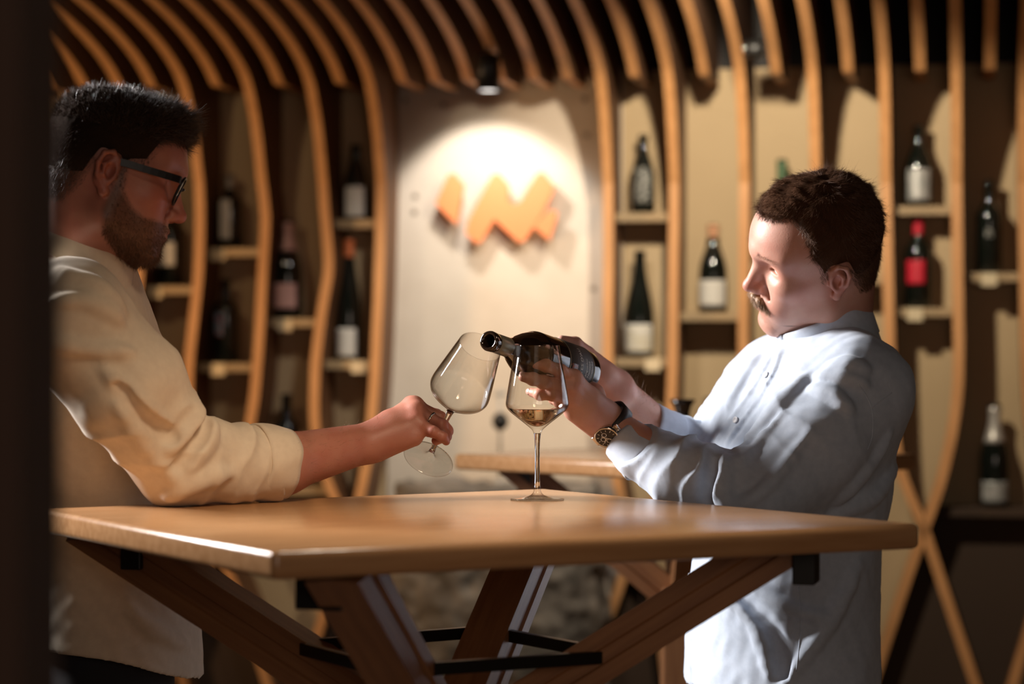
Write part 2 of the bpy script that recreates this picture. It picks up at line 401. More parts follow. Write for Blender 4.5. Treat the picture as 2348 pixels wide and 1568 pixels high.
def creases(a, b, amp, wl, seed, rad=.11, slant=1.1, fade=.25):
    "displacement: slanting ring creases of gathered cloth round a sleeve running from a to b"
    a, b = np.array(a, float), np.array(b, float); ax = b - a; L = np.linalg.norm(ax); ax /= L
    e1 = np.cross(ax, [0, 0, 1.0]); e1 /= np.linalg.norm(e1); e2 = np.cross(ax, e1); r = np.random.default_rng(seed); s = r.uniform(0, 6.28, 6); nz = waves(seed + 1, 8, .09)
    def fn(Q):
        q = Q - a; t = q @ ax; x, y = q @ e1, q @ e2; rr = np.sqrt(x * x + y * y); ph = np.arctan2(y, x)
        env = np.clip(t / (fade * L), 0, 1) * np.clip((L - t) / (fade * L), 0, 1) * np.clip((rad - rr) / .03, 0, 1)
        u = 6.283 * t / wl + slant * np.sin(ph + s[0]) + .8 * np.sin(2 * ph + s[1]) + 1.3 * nz(Q)
        m = .55 + .45 * np.sin(ph * 2 + 3.0 * t / L + s[2]) * np.sin(9 * t / L + s[3])
        return amp * env * m * (np.abs(np.sin(u / 2)) ** .8 * 2 - 1.25)
    return fn
_rng = np.random.default_rng(5)
def waves(seed, n, wl, aniso=(1, 1, 1)):
    "smooth pseudo noise: sum of n sines with wavelength about wl"
    r = np.random.default_rng(seed); K = r.normal(size=(n, 3)); K /= np.linalg.norm(K, axis=1)[:, None]
    K = K * (2 * math.pi / (wl * r.uniform(.7, 1.5, (n, 1)))) * np.array(aniso); ph = r.uniform(0, 6.28, n)
    return lambda Q: np.sin(Q @ K.T + ph).sum(1) / math.sqrt(n)
def poly2d(X, Y, poly):
    "signed distance to a 2d polygon, negative inside"
    d = np.full(len(X), 1e9); inside = np.zeros(len(X), bool); n = len(poly)
    for i in range(n):
        (ax, ay), (bx, by) = poly[i], poly[(i + 1) % n]; ex, ey = bx - ax, by - ay
        wx, wy = X - ax, Y - ay; t = np.clip((wx * ex + wy * ey) / (ex * ex + ey * ey), 0, 1)
        d = np.minimum(d, (wx - ex * t) ** 2 + (wy - ey * t) ** 2)
        c = (ay > Y) != (by > Y); inside ^= c & (X < (bx - ax) * (Y - ay) / (by - ay + 1e-12) + ax)
    return np.where(inside, -1, 1) * np.sqrt(d)
def strands(name, roots, dirs, length, r, rng, curl=.25, seg=3, lift=None, gravity=0.0):
    "many tapering three-sided hairs in one mesh"
    n = len(roots); L = np.broadcast_to(length, (n,)) * rng.uniform(.7, 1.15, n)
    D = dirs + rng.normal(size=(n, 3)) * curl; D /= np.linalg.norm(D, axis=1)[:, None]
    bend = rng.normal(size=(n, 3)) * curl * .8 + np.array([0, 0, -gravity])
    a = np.cross(D, rng.normal(size=(n, 3))); a /= np.linalg.norm(a, axis=1)[:, None]; b = np.cross(D, a)
    V = np.zeros((n, seg + 1, 3, 3))
    for k in range(seg + 1):
        t = k / seg; c = roots + D * (L * t)[:, None] + bend * (L * t * t)[:, None]; rr = r * (1 - .85 * t)
        for j in range(3):
            th = 2.094 * j; V[:, k, j] = c + rr * (a * math.cos(th) + b * math.sin(th))
    Fq = []
    base = (np.arange(n) * (seg + 1) * 3)[:, None]
    for k in range(seg):
        for j in range(3): Fq.append(base + np.array([[k * 3 + j, k * 3 + (j + 1) % 3, (k + 1) * 3 + (j + 1) % 3, (k + 1) * 3 + j]]))
    return V.reshape(-1, 3), np.concatenate(Fq)
def to_mesh(name, vf): return mesh_np(name, vf[0], vf[1])
# ================================================================= the room
def struct(name, me, m, label=None, parent=None):
    o = link(name, me, m, parent)
    if parent is None: o['kind'] = 'structure'
    if label: o['label'] = label
    return o
def wall_box(name, s0, s1, t0, t1, z0, z1, bevel=0.0):
    return hexa_mesh(name, [W(s0, t0, z0), W(s1, t0, z0), W(s1, t1, z0), W(s0, t1, z0), W(s0, t0, z1), W(s1, t0, z1), W(s1, t1, z1), W(s0, t1, z1)], bevel)
struct('floor', box_mesh('floor', (9, 11, .1), center=(0, 3.6, -.05)), M['floor'], 'dark plank floor')
struct('ceiling', box_mesh('ceiling', (9, 11, .1), center=(0, 3.6, 2.85)), M['dark'], 'black ceiling above the wooden ribs')
wb = struct('wall_back', wall_box('wall_back', -4.4, 4.0, -.10, -.02, 0, 2.8), M['dark'], 'dark back wall behind the slatted shelving')
struct('wall_left', box_mesh('wall_left', (.30, .14, 2.8), .004, center=(-.315 - .15, 1.62, 1.4)), M['jamb'], 'dark brown wall edge nearest the viewer, out of focus')

TF = .17; RTH = .031
LONG = {   # front-edge centre lines of the long ribs, as seen, on the plane TF in front of the wall
    0: [(310, 420), (318, 620), (300, 740), (282, 900), (330, 1150), (420, 1568)],
    1: [(456, 420), (458, 500), (455, 620), (445, 720), (432, 850), (436, 960), (462, 1120), (502, 1260), (556, 1390), (612, 1568)],
    2: [(600, 420), (606, 470), (608, 520), (600, 650), (595, 760), (588, 850), (580, 930), (565, 1010), (540, 1130), (500, 1255), (455, 1340), (380, 1568)],
    3: [(740, 420), (744, 480), (750, 550), (753, 620), (740, 700), (729, 780), (722, 860), (722, 980), (742, 1080), (780, 1170), (818, 1250), (860, 1400), (905, 1568)],
    4: [(874, 420), (870, 600), (864, 760), (857, 900), (843, 1040), (820, 1160), (795, 1260), (745, 1400), (690, 1568)],
    5: [(1394, 420), (1395, 600), (1393, 800), (1394, 930), (1408, 1060), (1428, 1160), (1452, 1262), (1490, 1335), (1512, 1430), (1530, 1568)],
    6: [(1546, 420), (1545, 560), (1543, 720), (1541, 880), (1532, 1000), (1500, 1150), (1447, 1268), (1415, 1360), (1368, 1490), (1338, 1568)],
    7: [(1707, 420), (1706, 560), (1704, 800), (1706, 900), (1722, 1020), (1752, 1130), (1790, 1230), (1840, 1400), (1885, 1568)],
    8: [(1870, 420), (1872, 600), (1870, 850), (1856, 1000), (1828, 1130), (1790, 1232), (1740, 1400), (1695, 1568)],
    9: [(2031, 420), (2035, 600), (2040, 800), (2046, 950), (2060, 1060), (2088, 1140), (2120, 1216), (2170, 1370), (2236, 1568)],
    10: [(2193, 420), (2196, 650), (2198, 800), (2195, 900), (2181, 1000), (2155, 1110), (2118, 1216), (2068, 1360), (2000, 1568)],
    11: [(2346, 420), (2350, 650), (2353, 800), (2362, 960), (2388, 1100), (2432, 1216), (2490, 1380), (2560, 1568)],
    12: [(2510, 420), (2514, 800), (2508, 950), (2475, 1110), (2432, 1218), (2386, 1360), (2322, 1568)]}
ARCH = [(0, 1.806), (.05, 1.947), (.10, 2.04), (.18, 2.124), (.36, 2.196), (.62, 2.256), (1.0, 2.31), (1.6, 2.36), (2.5, 2.40)]
BACK = [(0, 1.806), (0, 2.0), (0, 2.12), (.03, 2.26), (.26, 2.38), (.55, 2.44), (1.0, 2.50), (1.6, 2.55), (2.5, 2.59)]
ribs = thing('slatted_shelving', 'arched slatted wooden shelving that lines the back wall and ceiling', 'shelving', W(0, 0, 0))
def ribbon(name, rows, th=RTH):
    "rows: (s, t_front, z_front, t_back, z_back)"
    V = []
    for s, tf, zf, tb, zb in rows:
        V += [W(s - th / 2, tf, zf), W(s + th / 2, tf, zf), W(s + th / 2, tb, zb), W(s - th / 2, tb, zb)]
    n = len(rows); Fs = [(i * 4 + k, i * 4 + (k + 1) % 4, i * 4 + 4 + (k + 1) % 4, i * 4 + 4 + k) for i in range(n - 1) for k in range(4)] + [(3, 2, 1, 0), tuple(4 * n - 4 + k for k in range(4))]
    bm = bmesh.new(); vs = [bm.verts.new(tuple(v)) for v in V]; 
    for i_, f in enumerate(Fs):
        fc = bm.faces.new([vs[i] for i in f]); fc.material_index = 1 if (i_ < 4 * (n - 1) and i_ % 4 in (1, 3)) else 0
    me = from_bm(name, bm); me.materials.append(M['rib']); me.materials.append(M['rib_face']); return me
arch = np.concatenate([smooth_poly(ARCH, 5), smooth_poly(BACK, 5)], 1)
RIBS = {}
for i, tr in LONG.items():
    q = smooth_poly([onwall(u, v, TF) for u, v in tr], 4); s0 = q[0][0]
    dz = q[0][1] - 1.806
    sl = (q[-1] - q[-5]) / (q[-1][1] - q[-5][1]); end = q[-1] + sl * (0.0 - q[-1][1])
    rows = [(end[0] if k == 0 else 0, TF, 0, 0, 0) for k in range(1)]
    rows += [(s, TF, z, 0, z) for s, z in q[::-1]][:-1]
    rows += [(s0, TF + a[0], a[1] + dz * max(0, 1 - a[0] / .1), a[2], a[3]) for a in arch]
    RIBS[i] = q
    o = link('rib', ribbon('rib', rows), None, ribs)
def sat(i, z):
    "lateral position of long rib i at height z"
    q = RIBS[i]; return float(np.interp(z, q[::-1, 1], q[::-1, 0]))
def short_rib(s):
    rows = [(s, TF + .135, 2.098, .045, 2.098)] + [(s, TF + a[0], max(a[1], 2.1), max(a[2], .02), a[3]) for a in arch if a[0] > .16]
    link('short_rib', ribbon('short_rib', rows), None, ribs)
sl = {i: RIBS[i][0][0] for i in RIBS}
for a, b in ((0, 1), (1, 2), (2, 3), (3, 4), (5, 6), (6, 7), (7, 8), (8, 9), (9, 10), (10, 11), (11, 12)): short_rib((sl[a] + sl[b]) / 2)
for k in range(1, 7): short_rib(sl[4] + (sl[5] - sl[4]) * k / 7)
for k in (1, 2, 3, 4): short_rib(sl[0] - .108 * k)
# niche back panels, one between each pair of long ribs, and the bare concrete panel
names = sorted(sl)
for a, b in zip(names[:-1], names[1:]):
    if a == 4:
        pn = link('concrete_panel', wall_box('concrete_panel', sl[4] - .02, sl[5] + .02, -.02, .012, 0, 2.16), M['plaster'], ribs)
        for u, v in ((1345, 310), (1340, 228), (952, 450), (950, 487), (1360, 662), (930, 230), (1018, 240)):
            s, z = onwall(u, v, .012); p = W(s, .0125, z)
            me = lathe('tie_hole', [(0, .002), (.006, .002), (.0085, .0006), (.0085, 0), (0, 0)], 16)
            o = link('tie_hole', me, M['plug'] if 'plug' in M else M['jamb'], pn); o.location = p; o.rotation_euler = (math.pi / 2, 0, -TH)
    else:
        link('niche_panel', wall_box('niche_panel', sl[a] + .0, sl[b] - .0, -.02, .0, 0, 2.15), M['tan'], ribs)
link('niche_panel', wall_box('niche_panel', -2.6, sl[0], -.02, 0, 0, 2.15), M['tan'], ribs)
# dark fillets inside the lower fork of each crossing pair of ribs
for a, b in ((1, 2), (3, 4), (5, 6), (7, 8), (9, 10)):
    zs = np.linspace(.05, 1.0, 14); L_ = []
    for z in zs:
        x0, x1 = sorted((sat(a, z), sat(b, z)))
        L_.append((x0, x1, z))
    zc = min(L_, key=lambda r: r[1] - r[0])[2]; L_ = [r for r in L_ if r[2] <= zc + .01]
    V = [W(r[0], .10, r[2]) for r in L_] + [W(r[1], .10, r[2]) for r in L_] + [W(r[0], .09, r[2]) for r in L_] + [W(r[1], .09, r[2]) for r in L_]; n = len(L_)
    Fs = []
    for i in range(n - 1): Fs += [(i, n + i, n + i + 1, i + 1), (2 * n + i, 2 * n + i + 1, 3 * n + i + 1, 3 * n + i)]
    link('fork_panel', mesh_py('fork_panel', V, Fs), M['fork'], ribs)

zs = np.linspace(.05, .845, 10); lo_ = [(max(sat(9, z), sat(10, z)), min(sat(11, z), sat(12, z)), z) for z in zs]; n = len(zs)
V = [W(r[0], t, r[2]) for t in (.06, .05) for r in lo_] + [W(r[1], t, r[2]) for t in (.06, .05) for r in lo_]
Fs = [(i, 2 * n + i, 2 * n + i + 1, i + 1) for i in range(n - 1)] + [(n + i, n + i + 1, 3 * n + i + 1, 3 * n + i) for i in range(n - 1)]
link('shade_panel', mesh_py('shade_panel', V, Fs), M['fork'], ribs)  # dark sheet standing in for the shade right of the last fork

# ----------------------------------------------------------------- shelves and bottles
def bottle_profile(kind, H, R):
    if kind == 'bordeaux': p = [(0, .012), (.5 * R, .004), (.86 * R, 0), (R, .006), (R, .60 * H), (.97 * R, .64 * H), (.80 * R, .69 * H), (.50 * R, .73 * H), (.38 * R, .77 * H), (.36 * R, .95 * H), (.41 * R, .955 * H), (.41 * R, .985 * H), (.34 * R, H), (0, H)]
    elif kind == 'burgundy': p = [(0, .014), (.5 * R, .004), (.88 * R, 0), (R, .006), (R, .46 * H), (.96 * R, .52 * H), (.82 * R, .59 * H), (.60 * R, .67 * H), (.42 * R, .75 * H), (.36 * R, .82 * H), (.345 * R, .955 * H), (.40 * R, .96 * H), (.40 * R, .985 * H), (.33 * R, H), (0, H)]
    elif kind == 'champagne': p = [(0, .014), (.5 * R, .004), (.88 * R, 0), (R, .008), (R, .44 * H), (.97 * R, .50 * H), (.86 * R, .58 * H), (.66 * R, .67 * H), (.48 * R, .75 * H), (.38 * R, .82 * H), (.36 * R, .92 * H), (.42 * R, .935 * H), (.44 * R, .97 * H), (.36 * R, .995 * H), (0, H)]
    else: p = [(0, .010), (.5 * R, .003), (.88 * R, 0), (R, .006), (R, .34 * H), (.97 * R, .42 * H), (.86 * R, .52 * H), (.70 * R, .62 * H), (.54 * R, .72 * H), (.43 * R, .82 * H), (.37 * R, .955 * H), (.42 * R, .96 * H), (.42 * R, .985 * H), (.34 * R, H), (0, H)]
    return p
def prof_r(prof, z):
    zs = [q[1] for q in prof[2:]]; rs = [q[0] for q in prof[2:]]; return float(np.interp(z, zs, rs))
def shell(name, prof, z0, z1, dr, a0=0.0, a1=2 * math.pi, n=40, cap_top=False, k=10):
    zs = np.linspace(z0, z1, k); out = [(prof_r(prof, z) + dr, z) for z in zs]; inn = [(prof_r(prof, z) + dr * .2, z) for z in zs[::-1]]
    if cap_top: return lathe(name, [(prof_r(prof, z0) + dr * .2, z0)] + out + [(prof_r(prof, z1) * .8, z1 + dr), (0, z1 + dr)], n)
    return lathe(name, out + inn, n, closed=True, a0=a0, a1=a1)
def bottle(label, loc, kind, H, R, glass, lab=None, cap=None, extra=None, group='wine bottles on the lit shelves'):
    "lab = (z0, z1, half angle, material, turn); cap = (z0, material)"
    r = thing('wine_bottle', label, 'bottle', loc, group=group); pf = bottle_profile(kind, H, R)
    def put(name, me, m, par=r):
        me.transform(Matrix.Translation(Vector(loc))); return link(name, me, m, par)
    put('glass_body', lathe('glass_body', pf, 40), glass)
    face = -math.pi / 2 + TH * -1
    for L_ in (lab or []):
        z0, z1, ha, m, tn = L_; c = face + tn
        put('label', shell('label', pf, z0 * H, z1 * H, .0012, c - ha, c + ha, 20), m)
    if cap: put('capsule', shell('capsule', pf, cap[0] * H, H, .0014, cap_top=True, n=28), cap[1])
    return r
def shelf(a, b, v, t=.125, thick=.026, tag_u=None, m=None):
    _, z = onwall((LONG[a][0][0] + LONG[b][0][0]) / 2, v, .07)
    s0, s1 = sat(a, z) + RTH / 2, sat(b, z) - RTH / 2
    o = link('shelf', wall_box('shelf', s0, s1, .0, t, z - thick, z - .0005, .0015), m or M['shelf'], ribs)
    if tag_u is not None:
        s, _ = onwall(tag_u, v, t); s = min(max(s, s0 + .025), s1 - .025)
        p = link('price_tag', wall_box('price_tag', s - .022, s + .022, t + .0006, t + .0022, z - thick - .012, z - .001), M['card'], o)
    return z
def stand(label, a, b, u, vt, vb, kind, wpx, glass=None, lab=None, cap=None, tag_u=None, newshelf=True, shelf_v=None, m=None):
    z = shelf(a, b, vb if shelf_v is None else shelf_v, tag_u=tag_u, m=m) if newshelf else None
    s, zb = onwall(u, vb, .07); d = W(s, .07, 0)[1]; k = d / F
    bottle(label, W(s, .07, zb), kind, (vb - vt) * k, wpx / 2 * k, glass or M['bottle'], lab, cap)
lw, lp = M['label'], M['label_pink']
stand('dark bottle with a square cream label just beyond the bearded man\'s chin', 0, 1, 391, 448, 656, 'bordeaux', 62, lab=[(.22, .48, .75, lw, -.1)], tag_u=336)
stand('slim-labelled dark bottle on the upper shelf of the bay beside the bearded man\'s face', 1, 2, 528, 400, 570, 'bordeaux', 58, lab=[(.12, .66, .45, lw, -.15)], cap=(.80, M['silver_dull']), tag_u=500)
stand('unlabelled-looking dark bottle with a small pink and blue badge, below the slim-labelled one', 1, 2, 518, 640, 832, 'bordeaux', 62, lab=[(.32, .60, .30, M['badge'], -.25)], tag_u=500)
stand('sparkling wine bottle with pale pink foil and a pink label', 2, 3, 660, 503, 730, 'champagne', 68, lab=[(.10, .35, .85, lp, 0)], cap=(.68, M['foil_pink']), tag_u=653)
stand('dark bottle half hidden behind the bearded man\'s forearm', 2, 3, 657, 903, 1112, 'bordeaux', 62)
stand('dark sloping bottle with a white label, highest shelf left of the concrete panel', 3, 4, 817, 332, 505, 'flute', 62, lab=[(.04, .44, .75, lw, .1)])
stand('tall slender bottle with an orange capsule and white label left of the concrete panel', 3, 4, 801, 545, 826, 'flute', 58, lab=[(.03, .26, .9, lw, -.1)], cap=(.84, M['foil_orange']), tag_u=822)
stand('dark bottle with pale lettering, upper shelf just right of the concrete panel', 5, 6, 1475, 308, 490, 'champagne', 54, lab=[(.13, .58, .75, M['print_grey'], 0)])
stand('tall dark bottle with a large cream label, lower shelf just right of the concrete panel', 5, 6, 1467, 574, 820, 'flute', 66, lab=[(.05, .31, 1.1, M['label_band'], 0)], tag_u=1497)
stand('sparkling wine bottle with copper foil and a plain white label', 6, 7, 1635, 513, 716, 'champagne', 64, lab=[(.07, .36, 1.1, lw, 0)], cap=(.84, M['foil_copper']))
stand('thin dark bottle neck rising behind the black carafe', 6, 7, 1625, 912, 1130, 'bordeaux', 52)
stand('bottle with a green capsule whose top shows over the moustached man\'s head', 7, 8, 1793, 365, 602, 'bordeaux', 60, cap=(.78, M['foil_green']))
shelf(8, 9, 632)
stand('dark bottle with a silvery label directly above the red-capsuled bottle', 9, 10, 2107, 288, 474, 'burgundy', 62, lab=[(.07, .46, .9, M['label_silver'], .0)])
stand('dark bottle with a red capsule and a red label', 9, 10, 2106, 497, 706, 'bordeaux', 60, lab=[(.26, .52, .75, M['label_red'], -.25)], cap=(.80, M['foil_red']), tag_u=2098)
stand('plain black bottle with a tiny pale emblem in the last bay on the right', 10, 11, 2268, 414, 626, 'bordeaux', 56, lab=[(.38, .47, .28, M['print_grey'], 0)], tag_u=2268)
stand('sparkling wine bottle with silver foil and a silver label, low in the last bay', 10, 11, 2281, 925, 1162, 'champagne', 66, lab=[(.05, .25, 1.0, M['label_silver'], 0)], cap=(.62, M['foil_silver']), m=M['fork'])  # its shelf takes the dark colour in place of the rib's shadow

# ----------------------------------------------------------------- the orange emblem on the concrete panel
em = thing('wall_emblem', 'orange zigzag winery emblem mounted proud of the concrete panel', 'emblem', W(0, .08, onwall(1140, 475, .08)[1]))
def plate(name, uv, t, th):
    q = [onwall(u, v, t) for u, v in uv]
    bm = bmesh.new(); a = [bm.verts.new(tuple(W(s, t, z))) for s, z in q]; b = [bm.verts.new(tuple(W(s, t + th, z))) for s, z in q]; n = len(q)
    bm.faces.new(a); bm.faces.new(b[::-1])
    for i in range(n): bm.faces.new((a[i], b[i], b[(i + 1) % n], a[(i + 1) % n]))
    return from_bm(name, bm)
link('stroke', plate('stroke', [(1030, 401), (1044, 398), (1066, 425), (1050, 516), (1001, 468)], .062, .016), M['orange'], em)
link('stroke', plate('stroke', [(1132, 400), (1146, 399), (1168, 426), (1168, 462), (1182, 470), (1196, 463), (1234, 399), (1247, 396), (1272, 426), (1270, 440), (1245, 492), (1231, 512), (1205, 553), (1192, 556), (1164, 531), (1136, 503), (1106, 555), (1094, 558), (1070, 535), (1076, 505)], .062, .016), M['orange'], em)
link('stroke', plate('stroke', [(1246, 496), (1262, 482), (1280, 486), (1277, 505), (1262, 552), (1226, 520)], .062, .016), M['orange'], em)
for u, v in ((1035, 440), (1125, 470), (1215, 470), (1262, 510)):
    s, z = onwall(u, v, .06); link('spacer', tube_mesh('spacer', [W(s, .012, z), W(s, .062, z)], .004, 10), M['black'], em)

# ----------------------------------------------------------------- lamps
def spot_lamp(label, s, t, z, r, h, glow):
    p = W(s, t, z); lp_ = thing('ceiling_spotlight', label, 'lamp', p)
    def put(n, me, m): me.transform(Matrix.Translation(Vector(p))); return link(n, me, m, lp_)
    put('housing', lathe('housing', [(r * .82, .004), (r, 0), (r, h), (r * .3, h + .01), (0, h + .01), (0, h - .005), (r * .7, h - .005), (r * .82, .03)], 32, closed=True), M['black'])
    put('lens', lathe('lens', [(0, .003), (r * .84, .003), (r * .84, .006), (0, .006)], 32, smooth=False), glow)
    put('hanger', lathe('hanger', [(0, h + .008), (.006, h + .008), (.006, 2.8 - z), (0, 2.8 - z)], 12), M['black'])
s, z = onwall(1120, 209, .46)
spot_lamp('black ceiling spotlight with a glowing lens above the concrete panel', s, .46, z, .033, .10, M['lamp_glow'])
s, z = onwall(1730, 128, .44)
lp2 = thing('track_spotlight', 'black track spotlight lying level between the ribs above the second bay', 'lamp', W(s, .44, z))
link('housing', tube_mesh('housing', [W(s - .027, .44, z + .02), W(s - .024, .44, z + .02), W(s + .024, .44, z + .02), W(s + .027, .44, z + .02)], [.02, .026, .026, .021], 24), M['black'], lp2)
link('bezel', tube_mesh('bezel', [W(s - .0295, .44, z + .02), W(s - .0255, .44, z + .02)], .0265, 24), M['steel'], lp2)
link('hanger', tube_mesh('hanger', [W(s + .004, .44, z + .04), W(s + .004, .44, 2.8)], .007, 10), M['black'], lp2)

# ----------------------------------------------------------------- stone pedestal with a small stand
def pedestal():
    s, _ = onwall(1138, 1100, .35); c = W(s, .33, 0); H = .930
    r = thing('stone_pedestal', 'dark mottled stone pedestal in front of the concrete panel', 'pedestal', c)
    S = SDF(); A = [(0, 0), (.1, .31), (.4, .335), (.6, .325), (.80, .30), (.93, .272)]
    S.loft([(z, c[0], c[1], r_ * .98, r_ * .80) for z, r_ in [(0, .30), (.3, .325), (.55, .322), (.75, .312), (.88, .300), (H, .286)]], yaw=-10, k=.02, pw=2.6)
    w1, w2 = waves(61, 18, .16), waves(62, 24, .05)
    S.disp(lambda Q: .007 * w1(Q) + .0035 * w2(Q))
    link('block', to_mesh('block', S.mesh('p', (c[0] - .40, c[1] - .36, -.02), (c[0] + .40, c[1] + .36, 1.0), .010)), M['stone'], r)
    return c, H
pc, pH = pedestal()
p0 = P(1146, 784, 7.0); zt = .937
st = thing('rod_stand', 'slim metal rod stand with a dark knob on the stone pedestal', 'stand', (p0[0], 7.0, zt))
link('rod', tube_mesh('rod', [(p0[0], 7.0, zt - .01), (p0[0], 7.0, EYE - (892 - 784) * 7.0 / F)], .0048, 12), M['rod'], st)
kp = P(1147, 966, 7.0)
link('knob', lathe('knob', [(0, -.026), (.010, -.025), (.021, -.013), (.024, 0), (.021, .013), (.010, .025), (0, .026)], 24), M['black'], st).location = kp
link('top_bar', tube_mesh('top_bar', [P(1132, 905, 7.0), P(1160, 900, 7.0)], .006, 10), M['rod'], st)
link('foot', lathe('foot', [(0, 0), (.04, 0), (.04, .006), (.01, .012), (0, .012)], 28), M['rod'], st).location = (p0[0], 7.0, zt - .004)
# ----------------------------------------------------------------- people: heads, hands, bodies
def head_rot(yaw, pitch, roll):
    c, s = math.cos, math.sin; yaw, pitch, roll = map(math.radians, (yaw, pitch, roll))
    Rx = np.array([[1, 0, 0], [0, c(roll), s(roll)], [0, -s(roll), c(roll)]])
    Ry = np.array([[c(pitch), 0, s(pitch)], [0, 1, 0], [-s(pitch), 0, c(pitch)]])
    Rz = np.array([[c(yaw), -s(yaw), 0], [s(yaw), c(yaw), 0], [0, 0, 1]])
    return Rz @ Ry @ Rx
def cranium(S, top=.13):
    rz = top - .042
    S.ell((-.003, 0, .042), (.096, .076, rz), k=0)
    S.ell((-.030, 0, .030), (.068, .073, .070), k=.03)
    S.ell((.038, 0, .052), (.056, .062, .052), k=.03)
def head(S, top=.13, lids=.55, jaw=1.0, nose=1.0):
    "adult head, X to the face, Y left, Z up, origin between the ear canals"
    cranium(S, top)
    for y in (-1, 1):
        S.cap((.086, 0, .042), (.064, .046 * y, .045), .0125, .011, k=.016)               # brow
        S.ell((.046, .030 * y, -.024), (.039, .032, .050), k=.03)                            # mid face
        S.ell((.060, .046 * y, -.010), (.021, .017, .015), rot=(0, 0, -25 * y), k=.022)     # cheek bone
        S.cap((.012, .052 * y, -.012), (.008, .050 * y * jaw, -.066), .016, .017, k=.03)    # ramus
        S.cap((.008, .049 * y * jaw, -.066), (.076, .014 * y, -.099), .019, .016, k=.03)    # jaw line
        S.ell((.064, .026 * y, -.058), (.026, .020, .026), k=.02)                           # cheek by the mouth
    S.ell((.036, 0, -.052), (.052, .046, .046), k=.03)
    S.ell((.082, 0, -.097), (.0165, .021, .0155), k=.014)                                   # chin
    S.ell((.080, 0, -.056), (.0205, .027, .024), k=.014)                                    # muzzle
    for y in (-1, 1):                                                                       # orbits
        S.ell((.098, .034 * y, .019), (.021, .019, .0135), rot=(0, 0, 14 * y), k=.016, op='s')
        S.ell((.0630, .0325 * y, .0185), (.0148, .0170, .0135), k=.009)                     # lidded eye
    S.cap((.076, 0, .024), (.084, 0, -.020), .0110, .0160, k=.012)                          # side walls of the nose
    S.cap((.087, 0, .028), (.087 + .0215 * nose, 0, -.016), .0075, .0095, k=.012)           # nose
    S.ell((.087 + .0235 * nose, 0, -.0195), (.0115, .0105, .0100), k=.007)
    for y in (-1, 1):
        S.ell((.099, .0125 * y, -.0235), (.0115, .0068, .0085), rot=(0, 0, -12 * y), k=.006)
        S.ell((.101, .0072 * y, -.0330), (.0065, .0036, .0055), rot=(0, -12, -10 * y), k=.002, op='s')
        S.cap((.092, .0185 * y, -.022), (.078, .034 * y, -.050), .0022, .002, k=.010, op='s')  # nasolabial crease
        S.cap((.0995, 0, -.0505), (.089, .021 * y, -.0545), .0046, .0028, k=.005)           # upper lip
        S.cap((.0975, 0, -.0620), (.087, .019 * y, -.0580), .0056, .0030, k=.005)           # lower lip
        S.cap((.1045, 0, -.0562), (.0885, .0245 * y, -.0568), .0011, .0012, k=.003, op='s') # mouth line
        # eye opening
        S.ell((.0780, .033 * y, .0185 - .005 * lids), (.009, .0125, .0046 * (1 - lids) + .0008), rot=(8 * y, 0, 14 * y), k=.0015, op='s')
        # ear
        E = [(.004, .072, .006), (.002, .080, .022), (-.008, .0855, .031), (-.020, .089, .026), (-.0245, .0885, .010), (-.021, .085, -.006), (-.012, .080, -.018), (-.004, .0765, -.026)]
        E = [(a, b * y, c) for a, b, c in E]
        S.ell((-.009, .0795 * y, .003), (.0165, .0062, .0275), rot=(0, 12, 14 * y), k=.004)
        S.ell((-.006, .086 * y, .001), (.0085, .0068, .0130), rot=(0, 14, 10 * y), k=.003, op='s')
        S.ell((-.010, .089 * y, .017), (.0080, .0055, .0080), rot=(0, 14, 10 * y), k=.003, op='s')
        S.chain(E, [.0032, .0034, .0036, .0037, .0036, .0036, .0042, .0050], k=.004)
        S.chain([(-.006, .083 * y, .020), (-.0145, .0865 * y, .010), (-.013, .0845 * y, -.004), (-.006, .0800 * y, -.0125)], [.0022, .0028, .0028, .0026], k=.004)
        S.ell((-.0045, .0785 * y, -.0265), (.0075, .0050, .0085), rot=(0, 10, 8 * y), k=.005)
        S.ell((.0035, .0790 * y, -.002), (.0045, .0042, .0060), k=.003)
def in_head(T, o, s, Q): return ((Q - o) @ T) / s

